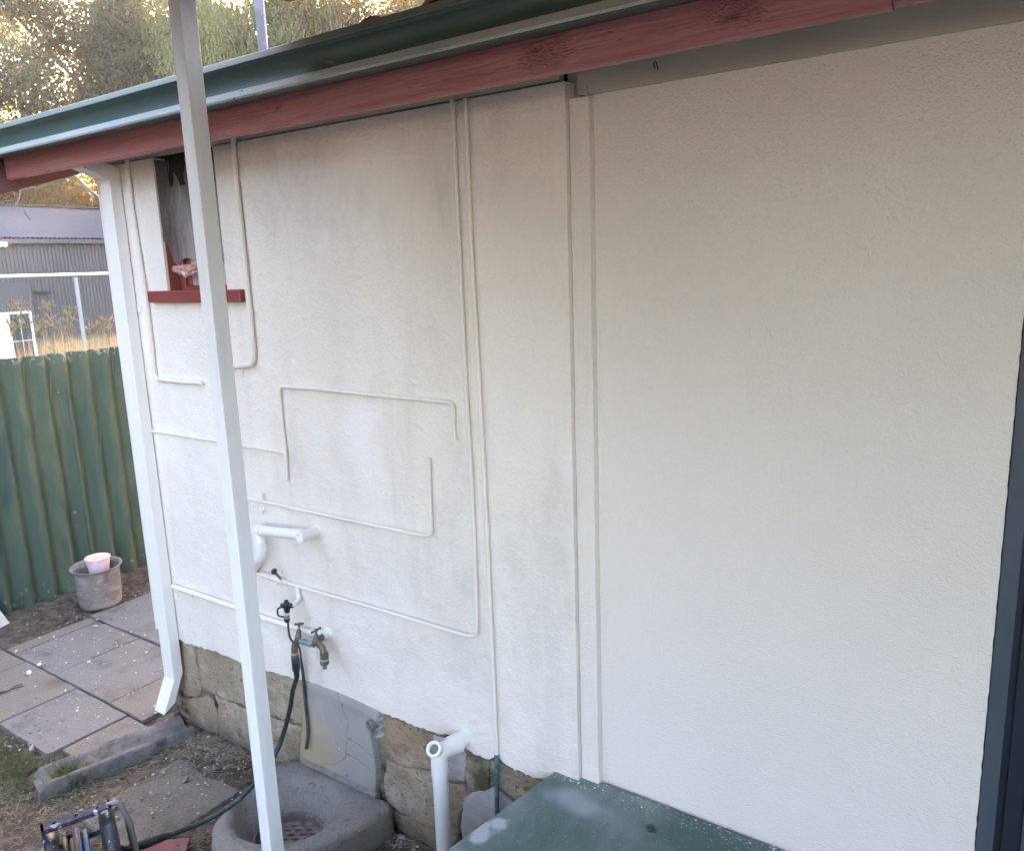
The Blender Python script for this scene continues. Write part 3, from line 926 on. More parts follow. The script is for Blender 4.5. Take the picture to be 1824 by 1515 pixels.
# window: red frame in the opening, sill, pane
win = MB()
yw = WALL + .075
fw = .032
win.bbox(wx0 + .002, wx0 + fw, yw - .012, yw + .03, wz0 + .002, wz1 - .003, .003)
win.bbox(wx1 - fw, wx1 - .002, yw - .012, yw + .03, wz0 + .002, wz1 - .003, .003)
win.box(wx0 + fw + .001, wx1 - fw - .001, yw - .008, yw + .03, wz1 - .04, wz1 - .003)
win.box(wx0 + fw + .001, wx1 - fw - .001, yw - .008, yw + .03, wz0 + .002, wz0 + .018)
window = win.build('window', M['red_trim'], house)
MB().bbox(wx0 + fw + .002, wx0 + fw + .03, yw, yw + .02, wz0 + .02, wz1 - .042, .003).build('sash_stile', M['red_trim'], window)
MB().box(wx0 + .0012, wx0 + .004, WALL + .012, WALL + .113, wz0 + .002, wz1 - .003).build('reveal_board', M['red_trim'], window)
MB().bbox(wx1 - fw - .03, wx1 - fw - .002, yw, yw + .02, wz0 + .02, wz1 - .042, .003).build('sash_stile', M['red_trim'], window)
MB().box(wx0 + fw + .031, wx1 - fw - .031, yw + .006, yw + .012, wz0 + .02, wz1 - .042).build('pane', M['curtain'], window)
sl, sr = on_y(262, 528, WALL - .03).x, on_y(427, 528, WALL - .03).x
stz, sbz = on_y(300, 518, WALL - .03).z, on_y(300, 539, WALL - .03).z
mb = MB().bbox(sl, sr, WALL - .03, WALL + .06, sbz, stz, .004)
mb.build('window_sill', M['red_trim'], house)

# sliding door in navy aluminium
door = MB()
dz0, dz1 = .518, 2.46
door.bbox(door_x + .002, door_x + .038, YR - .004, YR + .05, dz0, dz1, .0015)
door.box(door_x + .038, 2.2, YR - .004, YR + .05, dz1 - .05, dz1)
door.box(door_x + .038, 2.2, YR + .0, YR + .06, dz0, dz0 + .03)
door.box(2.16, 2.2, YR - .004, YR + .05, dz0 + .03, dz1 - .05)
df = door.build('sliding_door', M['navy'], house)
MB().box(door_x + .0385, door_x + .075, YR + .022, YR + .05, dz0 + .03, dz1 - .05).build('track', M['navy_dark'], df)
mb = MB()
mb.bbox(door_x + .052, door_x + .090, YR + .012, YR + .021, dz0 + .031, dz1 - .051, .001)
mb.build('jamb_cover', M['navy_dark'], df)
MB().bbox(door_x + .0905, door_x + .135, YR + .004, YR + .04, dz0 + .031, dz1 - .051, .002).build('stile', M['navy'], df)
MB().bbox(1.02, 1.075, YR + .004, YR + .04, dz0 + .031, dz1 - .051, .002).build('stile', M['navy'], df)
MB().box(door_x + .1355, 1.019, YR + .02, YR + .026, dz0 + .031, dz1 - .051).build('glass_panel', M['door_glass'], df)
MB().box(1.0755, 2.159, YR + .03, YR + .036, dz0 + .031, dz1 - .051).build('glass_panel', M['door_glass'], df)
s = on_y(1806, 806, YR - .004)
MB().lathe([(.002, 0), (.002, .001)], (s.x, s.y - .001, s.z), (0, 1, 0), 8).build('screw', M['navy_dark'], df)

# plastic sheet hung over the window
mb = MB()
px0, px1 = wx0 + .004, wx1 - .006


def sheet(a, b):
    if a < .28:                      # the part lying on the left reveal
        t = a / .28
        x_ = wx0 + .006 + .006 * smooth(.6, 1, t) + .004 * abs(fbm(a * 30, b * 4, 3, 2))
        y_ = WALL + .003 + .062 * t
        zlow = wz0 + .20 - .10 * t + .02 * math.sin(t * 7)
    else:
        t = (a - .28) / .72
        x_ = wx0 + .012 + (px1 - wx0 - .012) * t
        y_ = WALL + .065 - .012 * abs(math.sin(t * 9 + 1.5 * b)) + .010 * fbm(t * 5, b * 2.2, 2.0, 3)
        zlow = wz0 + .10 + .02 * math.sin(t * 9) + .012
    z_ = zlow + (wz1 - .004 - zlow) * b
    return (x_, min(y_, WALL + .070), z_)


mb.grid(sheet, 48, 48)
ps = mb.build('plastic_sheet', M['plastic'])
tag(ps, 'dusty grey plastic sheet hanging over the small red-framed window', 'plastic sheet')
mb = MB()
tx0, tx1 = on_y(308, 490, WALL + .04).x, on_y(362, 490, WALL + .04).x
tz0, tz1 = on_y(330, 493, WALL + .04).z, on_y(330, 466, WALL + .04).z


def torn(a, b):
    r_ = .5 + .5 * fbm(a * 4, b * 3, 7, 3)
    x_ = tx0 + (tx1 - tx0) * a
    lo = tz0 + (tz1 - tz0) * (abs(a - .55) ** 1.5 * 1.4 + .12 * fbm(a * 9, 0, 3, 2))
    hi_ = tz1 - .004 + .01 * fbm(a * 8, 2, 1, 2) - .012 * (1 - a)
    return (x_, WALL + .028 - .022 * math.sin(math.pi * min(1, b * 1.2)) * r_ + .012 * fbm(a * 7, b * 6, 4, 2) + .010 * abs(fbm(a * 13, b * 11, 9, 2)), lo + (hi_ - lo) * b)


mb.grid(torn, 30, 16, False)
mb.build('torn_edge', M['tape'], ps)

# small fixings on the eave board
e = on_y(1172, 120, WALL + .03)
hk = thing('hook', 'small bent hook on a white block under the eave, above the textured wall', 'hook', e)
MB().lathe([(.008, 0), (.007, .012)], e + Vector((-.004, -.012, -.006)), (0, 1, 0), 10).build('block', M['plate'], hk)
MB().tube(spline([e + Vector((-.004, -.012, -.004)), e + Vector((-.002, -.022, .006)), e + Vector((.006, -.024, .006)), e + Vector((.010, -.022, -.010))], 5), .0018, 6).build('wire', M['rusty'], hk)
e = on_y(1044, 163, WALL + .03)
MB().bbox(e.x - .006, e.x + .007, e.y - .008, e.y - .0005, e.z - .012, e.z + .012, .002).build('cable_clip', M['plate'],
    label='little cream clip screwed to the eave board above the cover strip', category='clip')

# ------------------------------------------------------------------ pipework on the wall


def wp(u, v, off=.012):
    return on_y(u, v, WALL - off)


def run(name, label, pts, r, off=None, cat='pipe', mtl='paint_pipe', bend=.02, couplings=(), tail=None, group=None):
    """pipe run along the wall from measured points; couplings: list of (u,v,du,dv) short sleeves"""
    off = r + .003 if off is None else off
    P = [wp(u, v, off) for u, v in pts]
    if tail:
        P = P + tail
    t_ = thing(name, label, cat, P[0], group)
    Q = fillet(P, bend)
    # slight hand-made wobble
    Q = [q + Vector((0, 0, 0)) for q in Q]
    MB().tube(Q, r, 10).build('tube', M[mtl], t_)
    for (u, v, u2, v2) in couplings:
        MB().tube([wp(u, v, off), wp(u2, v2, off)], r * 1.28, 12).build('coupling', M[mtl], t_)
    return t_


def saddle(parent, u, v, r, ang=0.0, off=None, w_=.022):
    """two-lug pipe clip"""
    off = r + .003 if off is None else off
    p = wp(u, v, off)
    mb_ = MB()
    ax = Vector((math.cos(ang), 0, math.sin(ang)))
    pr = Vector((-math.sin(ang), 0, math.cos(ang)))
    for sgn in (-1, 1):
        c = Vector((p.x, WALL - .0025, p.z)) + pr * sgn * (r + .010)
        mb_.obox(c, ax, pr, (0, 1, 0), w_ / 2, .009, .0015)
        mb_.lathe([(.0032, 0), (.0025, .0025)], c + Vector((0, -.0015, 0)), (0, -1, 0), 8)
    mb_.tube([p - ax * w_ / 2, p + ax * w_ / 2], r * 1.16, 12)
    return mb_.build('saddle', M['paint_pipe'], parent)


run('conduit_pipe', 'thin painted conduit beside the downpipe, bending right under the window sill',
    [(226, 285), (234, 361), (248, 452), (260, 528), (271, 622), (276, 674), (320, 679.5), (360, 682)], .0092, bend=.03,
    couplings=[(269.5, 612, 271, 626), (274, 655, 275.4, 664), (283, 675.5, 288, 676.2), (319, 679.3, 324, 679.8)])
t_ = run('conduit_pipe', 'thicker painted conduit right of the window, curving left behind the white post',
         [(415, 240), (418, 295), (433, 437), (445, 553), (451, 616), (452, 649), (424, 652), (396, 652)], .0106, bend=.055,
         couplings=[(417.2, 283, 418.8, 302), (449.6, 608, 451.2, 628)])
saddle(t_, 445.5, 553, .0115, rad(92))
c = wp(431, 664, .003)
MB().obox(c, (1, 0, 0), (0, 1, 0), (0, 0, 1), .006, .002, .014).build('clip', M['paint_pipe'], t_)
t_ = run('water_pipe', 'painted pipe loop with a cut-off tail at each end in the middle of the wall',
         [(511.5, 856), (509, 805), (504, 768), (498, 700), (499, 688), (560, 692), (674, 704), (799.5, 716), (806.5, 722), (807, 752), (811, 784)], .0072, bend=.03,
         couplings=[(505.5, 782, 509.5, 822), (806.6, 726, 807.2, 754)])
c = wp(677, 700, .014)
MB().obox(c, (.8, 0, -.6), (0, 1, 0), (.6, 0, .8), .016, .0015, .007).build('bracket', M['paint_pipe'], t_)
run('water_pipe', 'thin painted pipe from behind the downpipe to the loop of pipe',
    [(262, 765), (275, 768), (390, 786), (506, 806)], .0055)
t_ = run('water_pipe', 'painted pipe from the white post to a bend and short upright, below the pipe loop',
         [(405, 880), (447, 888), (520, 904), (640, 930), (757, 954), (768.5, 951), (767, 918), (763.5, 815)], .0074, bend=.03,
         couplings=[(766.6, 915, 767.4, 921), (767.6, 938, 768.2, 945)])
c = wp(469, 884, .010)
MB().obox(c, (1, 0, 0), (0, 1, 0), (0, 0, 1), .004, .008, .016).build('bracket', M['paint_pipe'], t_)
mb = MB()
for k in range(6):
    p = wp(462 + rng.uniform(0, 8), 900 + rng.uniform(0, 14), .002)
    mb.lathe([(.009, 0), (.008, .004), (.003, .007)], p, (0, -1, 0), 8)
mb.build('plaster_lump', M['plaster'], t_)
t_ = run('water_pipe', 'long painted pipe from the black stop valve, turning up beside the full-height pipe',
         [(430, 1013), (463, 1022), (500, 1034), (560, 1052), (700, 1092), (835, 1133), (850, 1130), (848, 1060), (845, 960), (838, 820), (828, 660), (817, 420), (805.5, 178)], .0075, bend=.045,
         couplings=[(505, 1035.5, 513, 1038), (827.8, 655, 828.4, 670), (828.4, 684, 829, 694)])
c = wp(823, 713, .006)
MB().obox(c, (1, 0, -.1), (0, 1, 0), (0, 0, 1), .012, .006, .006).build('lug', M['paint_pipe'], t_)
run('copper_pipe', 'full-height painted pipe left of the plaster edge, bare and green at its foot',
    [(829, 176), (838, 420), (852, 660), (861, 820), (868, 970), (878, 1180), (884.6, 1343)], .0076, mtl='paint_pipe',
    couplings=[(866.4, 930, 867.6, 950)])
bare = bpy.data.objects[[o.name for o in bpy.data.objects if o.name.startswith('copper_pipe')][0]]
MB().tube([wp(884.6, 1342.5, .0115), wp(885, 1400, .0115), wp(885.3, 1470, .0115)], .0088, 10).build('bare_end', mat('bare_green_copper', (.055, .13, .125), [dict(col=(.12, .22, .215), scale=30, lo=.45, hi=.65), dict(col=(.05, .05, .045), scale=30, lo=.6, hi=.7)], rough=.5), bare)
t_ = run('waste_pipe', 'fat painted pipe low on the wall, from the downpipe to an elbow behind the taps',
         [(308, 1044), (345, 1056), (422, 1082), (470, 1100.5), (515, 1114), (556, 1127), (572, 1131)], .0125, bend=.02,
         couplings=[(342, 1055, 347, 1056.6), (553, 1126, 566, 1130)])
e0 = wp(578, 1130, .016)
mb = MB()
mb.tube([e0 + Vector((0, .02, 0)), e0 + Vector((0, -.012, 0))], .020, 14)
mb.tube([e0 + Vector((-.03, -.006, .0)), e0 + Vector((.0, -.006, 0))], .0165, 14)
mb.build('elbow', M['pvc'], t_)
mb = MB().lathe([(.026, 0), (.024, .006), (.019, .010)], e0 + Vector((.006, .016, .002)), (0, -1, 0), 12)
mb.build('collar', M['plaster'], t_)

# stop valve with black cap above the taps
v0 = wp(492, 1030, .016)
sv = thing('stop_valve', 'stop valve with a black cap on the long painted pipe above the taps', 'valve', v0)
MB().tube([wp(466, 1022, .014), wp(505, 1035, .014)], .0135, 12).build('body', M['paint_pipe'], sv)
cap = on_y(490, 1019, WALL - .045)
mb = MB().lathe([(.0105, 0), (.0125, .003), (.0125, .010), (.010, .014)], cap, Vector((-.25, -.5, .85)), 12)
mb.build('cap', M['black_plastic'], sv)
MB().tube([wp(500, 1030, .02), cap], .0055, 8).build('spindle', M['brass'], sv)
MB().lathe([(.0055, 0), (.005, .014)], wp(494, 1034, .02), Vector((0, -.6, -.8)), 8).build('drain_plug', M['paint_pipe'], sv)

# ball valve hanging from the pipe
TY = WALL - .075
bv = thing('ball_valve', 'black lever valve on a white elbow, above the double tap', 'valve', on_y(510, 1079, TY))
P = [wp(529.5, 1043, .0115), wp(531.5, 1058, .0125), wp(532.5, 1066, .016), on_y(527, 1074, WALL - .045), on_y(520, 1076, TY + .012)]
MB().tube(fillet(P, .012), [.0085 if i < 6 else .011 for i in range(len(fillet(P, .012)))], 12).build('elbow', M['pvc'], bv)
a0 = on_y(510.5, 1079, TY)
mb = MB()
mb.lathe([(.010, -.026), (.0105, -.020), (.0125, -.018), (.0125, .012), (.011, .016), (.008, .018), (.008, .024), (.0045, .026)], a0, (0, 0, 1), 14)
mb.tube([a0 + Vector((-.022, -.008, 0)), a0 + Vector((.022, .012, .003))], .0105, 12)
mb.build('body', M['black_plastic'], bv)
mb = MB()
mb.tube(spline([on_y(500, 1081, TY - .016), on_y(495, 1084, TY - .018), on_y(494.5, 1092, TY - .018), on_y(497, 1096.5, TY - .016), on_y(505, 1098, TY - .014)], 5), .0035, 8)
mb.build('lever', M['black_plastic'], bv)
mb = MB()
c = on_y(510.5, 1096, TY)
mb.lathe([(.0115, 0), (.0115, -.003)], c + Vector((0, 0, .004)), (0, 0, 1), 14)
mb.lathe([(.0115, -.009), (.0115, -.012)], c + Vector((0, 0, .004)), (0, 0, 1), 14)
mb.build('ring', M['fit_ring'], bv)
MB().lathe([(.0105, 0), (.0115, -.008), (.012, -.020), (.009, -.026)], c, (0, 0, 1), 14).build('nut', M['black_plastic'], bv)

# drip tube from the valve down the wall
P = spline([on_y(513, 1108, TY), on_y(514, 1122, TY), on_y(516, 1133, TY + .008), on_y(521, 1142, TY + .03), on_y(533, 1152, WALL - .022),
            on_y(537, 1180, WALL - .018), on_y(540.5, 1206, WALL - .016), on_y(544, 1250, WALL - .016), on_y(548.5, 1295, WALL - .02), on_y(548, 1312, WALL - .022), on_y(545.5, 1332, WALL - .022)], 6)
n_ = len(P)
o = MB().tube(P, [.0042 if i < n_ * .45 else .0042 + .0028 * min(1, (i - n_ * .45) / 5) for i in range(n_)], 8).build('drip_tube', M['drip_hose'])
tag(o, 'thin dark green tube hanging from the black lever valve, its cut end above the gully', 'tube')

# double garden tap
dt = thing('garden_tap', 'pair of old brass garden taps joined side by side on the wall', 'tap', on_y(560, 1143, TY))


def tap_parts(u, v, y, su, sv_, handle_dir, lean):
    """bonnet, spindle and tee handle above body centre (u,v)"""
    b = on_y(u, v, y)
    h = on_y(su, sv_, y)
    up = (h - b).normalized()
    L_ = (h - b).length
    mb_ = MB()
    mb_.lathe([(.0125, L_ * .10), (.0125, L_ * .30), (.0105, L_ * .32), (.0095, L_ * .62), (.0075, L_ * .66), (.0042, L_ * .70), (.004, L_ * .98)], b, up, 12)
    mb_.build('bonnet', M['brass'], dt)
    hd = Vector(handle_dir).normalized()
    mb_ = MB()
    mb_.tube([h - hd * .021, h - hd * .017, h - hd * .006, h + hd * .006, h + hd * .017, h + hd * .021], [.0058, .0048, .0042, .0042, .0048, .0058], 10)
    mb_.lathe([(.006, -.006), (.0065, .003), (.004, .006)], h, up, 10)
    mb_.build('handle', M['brass'], dt)
    return b


b1 = tap_parts(531, 1141, TY, 533, 1110.5, (1, .1, .28), 0)
b2 = tap_parts(563, 1144, TY, 563, 1122, (.18, 1, .15), 0)
mb = MB()
mb.tube(fillet([on_y(534, 1139, TY), on_y(529, 1142, TY - .004), on_y(525, 1150, TY - .010), on_y(525, 1162, TY - .012)], .012), [.0125] * 2 + [.014] * 6 + [.0135] * 6 if False else .0135, 14)
mb.lathe([(.0145, -.004), (.0145, .006)], b1 + Vector((0, 0, .002)), (0, 0, 1), 14)
mb.build('spout', M['brass'], dt)
mb = MB()
mb.tube([on_y(535, 1141, TY), on_y(560, 1148, TY)], .0105, 12)
mb.build('joining_pipe', M['copper'], dt)
mb = MB()
for u, v in ((540, 1142.4), (547, 1144.3), (553, 1146)):
    c = on_y(u, v, TY)
    mb.tube([c + Vector((-.004, 0, .001)), c + Vector((.004, 0, -.001))], .0128, 12)
mb.build('thread_ring', M['copper'], dt)
mb = MB()
mb.tube(fillet([e0 + Vector((0, -.010, -.002)), on_y(563, 1144, TY), on_y(568, 1147, TY - .008), on_y(574, 1152, TY - .014), on_y(577, 1162, TY - .016)], .012), .0122, 14)
mb.lathe([(.0145, -.004), (.0145, .006)], b2 + Vector((0, 0, .002)), (0, 0, 1), 14)
mb.build('spout', M['brass'], dt)
c = on_y(577.5, 1162, TY - .016)
hc = thing('hose_connector', 'olive green snap connector on the outlet of the right-hand tap', 'hose connector', c)
MB().lathe([(.0155, 0), (.0165, -.003), (.0165, -.022), (.0150, -.0245)], c, (.06, 0, 1), 16).build('collar', M['green_fitting'], hc)
MB().lathe([(.0168, -.0246), (.0168, -.0285)], c, (.06, 0, 1), 16).build('ring', M['fit_ring'], hc)
MB().lathe([(.0165, -.0286), (.0175, -.034), (.0170, -.046), (.012, -.049), (.0075, -.050), (.0070, -.058), (.0085, -.060), (.0085, -.066)], c, (.06, 0, 1), 16).build('nozzle', M['green_fitting'], hc)

# hose from the left tap down to the reel
c = on_y(525, 1162, TY - .012)
hose = thing('garden_hose', 'dark green garden hose hanging from the left tap and trailing to the hose reel', 'hose', c)
mb = MB()
mb.lathe([(.0150, 0), (.0150, -.004)], c, (0, 0, 1), 14)
mb.build('washer', M['fit_ring'], hose)
MB().lathe([(.0155, -.0042), (.0155, -.020)], c, (0, 0, 1), 14).build('tap_nut', M['brass'], hose)
MB().lathe([(.0160, -.0205), (.0165, -.034), (.0160, -.036)], c, (0, 0, 1), 16).build('blue_collar', M['blue_plastic'], hose)
MB().lathe([(.0162, -.0365), (.0165, -.058), (.0155, -.072), (.0120, -.080), (.0115, -.100), (.0095, -.106)], c, (0, 0, 1), 16).build('snap_fitting', M['black_plastic'], hose)
H = [c + Vector((0, 0, -.104)), on_y(522, 1228, TY - .012), on_y(517, 1258, TY - .012), on_y(509, 1292, TY - .02), on_y(496, 1330, TY - .05),
     on_y(476, 1368, 1.76), on_y(452, 1397, 1.68), on_z(425, 1423, .125), on_z(400, 1441, .105), on_z(365, 1461, .085), on_z(330, 1476, .085), on_z(300, 1487, .10)]
MB().tube(spline(H, 8), .0095, 12).build('tube', M['hose'], hose)
# ------------------------------------------------------------------ waste pipes
PY = WALL - .055
wpA = thing('waste_pipe', 'horizontal white waste pipe with an open tee end, on the wall above the taps', 'drain pipe', on_y(535, 952, PY))
R1 = .0205
pe = on_y(463, 944, PY)
pt = on_y(533, 951.5, PY)
MB().tube([pe, pt], R1, 20).build('tube', M['pvc'], wpA)
mb = MB()
mb.tube(fillet([pe + Vector((.012, 0, 0)), pe + Vector((-.010, 0, .0)), on_y(464, 968, PY)], .04, 8), R1 * 1.16, 20)
mb.tube([on_y(464.5, 965, PY), on_y(466, 979, PY)], R1 * 1.18, 20)
mb.build('elbow', M['pvc'], wpA)
MB().tube(fillet([on_y(466, 977, PY), on_y(464, 992, PY), on_y(450, 1012, PY + .03), on_y(432, 1035, PY + .08)], .03), R1 * 1.05, 20).build('lower_tube', M['pvc'], wpA)
tb = on_y(546, 953, PY)
mb = MB()
mb.tube([pt + Vector((-.012, 0, 0)), pt + Vector((.022, 0, 0))], R1 * 1.16, 20)
mb.tube([Vector((tb.x - .004, WALL - .003, tb.z)), Vector((tb.x - .004, PY - .022, tb.z))], R1 * 1.14, 20)
mb.build('tee', M['pvc'], wpA)


def open_end(parent, c, ax, ro, ri, dep):
    mb_ = MB()
    mb_.lathe([(ro * .97, -dep), (ro, -dep + .002), (ro, -.001), (ro - .001, 0), (ri + .001, 0), (ri, -.001), (ri, -dep), (.0001, -dep)], c, ax, 24, caps=False)
    o_ = mb_.build('open_end', M['pvc'], parent)
    MB().lathe([(ri * .99, -.012), (.0001, -.0125)], c, ax, 20, caps=False).build('bore_shade_disc', M['bore_shade_disc'], parent)  # dark disc in place of the shaded inside
    return o_


open_end(wpA, Vector((tb.x - .004, PY - .034, tb.z)), (0, -1, 0), R1 * 1.16, R1 * .62, .013)
MB().lathe([(R1 * 1.4, 0), (R1 * 1.3, .004)], (tb.x - .004, WALL - .001, tb.z), (0, -1, 0), 20).build('wall_ring', M['plaster'], wpA)

R2 = .0275
PB = WALL - .115
wpB = thing('waste_pipe', 'thick white waste pipe standing before the stone base beside the green landing', 'drain pipe', on_y(782, 1375, PB))
top = on_y(783, 1362, PB)
bot = on_y(784, 1560, PB)
bot = Vector((top.x, top.y, -.06))
MB().tube([top, bot], R2, 24).build('tube', M['pvc'], wpB)
mb = MB()
mb.tube([top + Vector((0, 0, -.035)), top + Vector((0, 0, .012))], R2 * 1.10, 24)
hx = on_y(828, 1315, WALL)
mid = Vector((top.x, top.y, top.z + .052))
mb.tube(fillet([top + Vector((0, 0, .005)), mid, Vector((hx.x, WALL - .03, hx.z - .004))], .05, 8), R2 * 1.06, 24)
mb.build('elbow', M['pvc'], wpB)
dirw = (Vector((hx.x, WALL + .02, hx.z)) - mid).normalized()
MB().tube([mid + dirw * .045, Vector((hx.x, WALL + .02, hx.z))], R2 * 1.13, 24).build('socket', M['pvc'], wpB)
oc = on_y(772, 1333, PB - .040)
od = (oc - mid).normalized()
oc = oc - od * .026
mb = MB().tube([mid, oc + od * .012], R2 * .78, 20)
mb.build('branch', M['pvc'], wpB)
open_end(wpB, oc + od * .026, od, R2 * .98, R2 * .62, .013)

# ------------------------------------------------------------------ downpipe
DX0, DX1, DY0, DY1 = -3.418, -3.336, 1.897, 1.944
dpt = thing('downpipe', 'white rectangular downpipe at the left corner of the house with a kicked-out foot', 'downpipe', (DX1, DY1, .3))
zc = .264      # mitre


def rect(x0, x1, y0, y1, z0, z1, sl=0.0):
    return [(x0, y0, z0), (x1, y0, z0), (x1, y1, z1), (x0, y1, z1)]


zt = 2.5445
mb = MB()
foot_y, foot_z = DY0 - .085, .255
r1 = rect(DX0, DX1, DY0, DY1, zt - .004, zt + .010)
r2 = rect(DX0, DX1, DY0, DY1, zc - .010, zc + .010)
mb.loft([r1, r2])
mb.build('shaft', M['downpipe'], dpt)
mb = MB()
sh0 = on_x(270, 1262, DX0 + .0)
r3 = rect(DX0, DX1, 1.826, 1.886, .108, .142)
mb.loft([r2, r3])
mb.build('shoe', M['downpipe'], dpt)
mb = MB()
r3i = rect(DX0 + .002, DX1 - .002, 1.829, 1.884, .109, .1415)
r2i = rect(DX0 + .002, DX1 - .002, DY0 + .002, DY1 - .002, zc - .009, zc + .009)
mb.loft([r3i, r2i])
mb.build('shoe_inner_shade', M['gap_shade'], dpt)  # dark inner faces painted as shade within the shoe
mb = MB()
r0_ = [(DX0, 1.768, zt + .050), (DX1, 1.768, zt + .050), (DX1, 1.778, zt + .094), (DX0, 1.778, zt + .094)]
r1b = [(DX0, DY0, zt - .002), (DX1, DY0, zt - .002), (DX1, DY1 + .002, zt + .050), (DX0, DY1 + .002, zt + .050)]
mb.loft([r0_, r1b], caps=True)
mb.loft([r1b[:], [(DX0, DY0, zt - .005), (DX1, DY0, zt - .005), (DX1, DY1 + .002, zt + .009), (DX0, DY1 + .002, zt + .009)]])
mb.build('offset_elbow', M['downpipe'], dpt)
for zz in (on_y(225, 552, DY0).z, on_y(298, 1070, DY0).z):
    mb = MB()
    for dz in (-.012, .012):
        mb.loft([[(DX0 - .0015, DY1 - .004, zz + dz - .0015), (DX0 - .0015, DY0 - .0015, zz + dz - .0015), (DX1 + .0015, DY0 - .0015, zz + dz - .0015), (DX1 + .0015, DY1, zz + dz - .0015)],
                 [(DX0 - .0025, DY1 - .004, zz + dz), (DX0 - .0025, DY0 - .0028, zz + dz), (DX1 + .0028, DY0 - .0028, zz + dz), (DX1 + .0028, DY1, zz + dz)],
                 [(DX0 - .0015, DY1 - .004, zz + dz + .0015), (DX0 - .0015, DY0 - .0015, zz + dz + .0015), (DX1 + .0015, DY0 - .0015, zz + dz + .0015), (DX1 + .0015, DY1, zz + dz + .0015)]], closed=False)
    mb.box(DX0 - .001, DX1 + .001, DY0 - .001, DY1, zz - .0115, zz + .0115)
    mb.bbox(DX1 + .001, DX1 + .024, WALL - .004, WALL - .0005, zz - .015, zz + .015, .001)
    mb.lathe([(.003, 0), (.002, .002)], (DX1 + .014, WALL - .004, zz), (0, -1, 0), 8)
    mb.build('strap', M['downpipe'], dpt)
# stub of pipe on the end wall
p = Vector((XL - .018, WALL + .10, on_x(263, 1023, XL - .02).z))
st = MB().tube(fillet([p + Vector((.03, 0, 0)), p, p + Vector((0, 0, -.12))], .02), .010, 10)
st.build('waste_pipe', M['paint_pipe'], label='short white pipe elbow peeping out behind the corner beside the downpipe', category='pipe')

# ------------------------------------------------------------------ gully with splashback
gul = thing('gully', 'grey concrete drain gully with a splashback against the wall under the taps', 'drain gully', (-2.3, 1.7, 0))
BC = Vector((-2.315, 1.695, 0))
NB = 96


def poly_r(a):
    """distance from the bowl centre to the outline along angle a"""
    dx, dy = math.cos(a), math.sin(a)
    best = None
    n = len(BASIN)
    for i in range(n):
        x1, y1 = BASIN[i][0] - BC.x, BASIN[i][1] - BC.y
        x2, y2 = BASIN[(i + 1) % n][0] - BC.x, BASIN[(i + 1) % n][1] - BC.y
        den = dx * (y2 - y1) - dy * (x2 - x1)
        if abs(den) < 1e-9:
            continue
        t = (x1 * (y2 - y1) - y1 * (x2 - x1)) / den
        s_ = (x1 * dy - y1 * dx) / den
        if t > 0 and -1e-6 <= s_ <= 1 + 1e-6:
            best = t if best is None else min(best, t)
    return best


angs = [2 * math.pi * k / NB for k in range(NB)]
raw = [poly_r(a) for a in angs]
outer = [(raw[k - 1] + 2 * raw[k] + raw[(k + 1) % NB]) / 4 for k in range(NB)]


def rim_r(a):
    return .190 + .012 * math.cos(2 * (a - .5))


rings = []
ZR = .10
for kind in range(11):
    rg = []
    for a, ro in zip(angs, outer):
        ri = rim_r(a)
        if kind == 0: rr, z = ro + .012, -.20
        elif kind == 1: rr, z = ro + .004, ZR - .030
        elif kind == 2: rr, z = ro - .004, ZR - .010
        elif kind == 3: rr, z = ro - .016, ZR - .001
        elif kind == 4: rr, z = ro * .4 + ri * .6, ZR + .002 + .004 * fbm(a * 2, 1, 0, 2)
        elif kind == 5: rr, z = ri + .014, ZR - .002
        elif kind == 6: rr, z = ri, ZR - .012
        elif kind == 7: rr, z = ri - .012, ZR - .04
        elif kind == 8: rr, z = .150, -.005
        elif kind == 9: rr, z = .136, -.012
        else: rr, z = .132, -.06
        x_, y_ = BC.x + rr * math.cos(a), BC.y + rr * math.sin(a)
        w_ = .003 * fbm(x_ * 14, y_ * 14, z * 9, 3)
        rg.append((x_ + w_, min(y_ + w_, WALL + .01), z + (w_ if kind > 1 else 0)))
    rings.append(rg)
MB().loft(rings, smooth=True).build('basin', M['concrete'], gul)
# iron collar and slotted grate
MB().lathe([(.136, .018), (.1345, .020), (.126, .019), (.1245, .016), (.1245, -.03)], (BC.x, BC.y, -.032), (0, 0, 1), 48, caps=False).build('grate_collar', M['rusty'], gul)
gr = MB()
g0 = []
slots = []
for r_i, (n_s, rr) in enumerate(((4, .035), (8, .068), (12, .098))):
    pass
ga = rad(35)
gx_, gy_ = Vector((math.cos(ga), math.sin(ga), 0)), Vector((-math.sin(ga), math.cos(ga), 0))
nrow = 9
# grate as a plate made of bars, leaving slots between
zg = -.050
step = .026
for i in range(-4, 5):
    yc = i * step
    half = math.sqrt(max(0, .123 ** 2 - yc ** 2))
    gr.obox(Vector((BC.x, BC.y, zg)) + gy_ * yc, gx_, gy_, (0, 0, 1), half, .0075, .006)
    if abs(i) < 5:
        off = (i % 2) * .022
        for k in range(-4, 5):
            xc = k * .044 + off
            yc2 = yc + step / 2
            if math.hypot(xc, yc2) < .118:
                gr.obox(Vector((BC.x, BC.y, zg - .0006)) + gy_ * yc2 + gx_ * xc, gx_, gy_, (0, 0, 1), .009, .0055, .0055)
gr.lathe([(.124, -.006), (.124, .006), (.100, .0055), (.100, -.006)], (BC.x, BC.y, zg + .0003), (0, 0, 1), 48, caps=False, smooth=False)
gr.build('grate', M['rusty'], gul)
MB().lathe([(.131, -.01), (.0001, -.01)], (BC.x, BC.y, -.10), (0, 0, 1), 32, caps=False).build('sump', M['gap_shade'], gul)  # dark disc painted as the unlit space below the grate
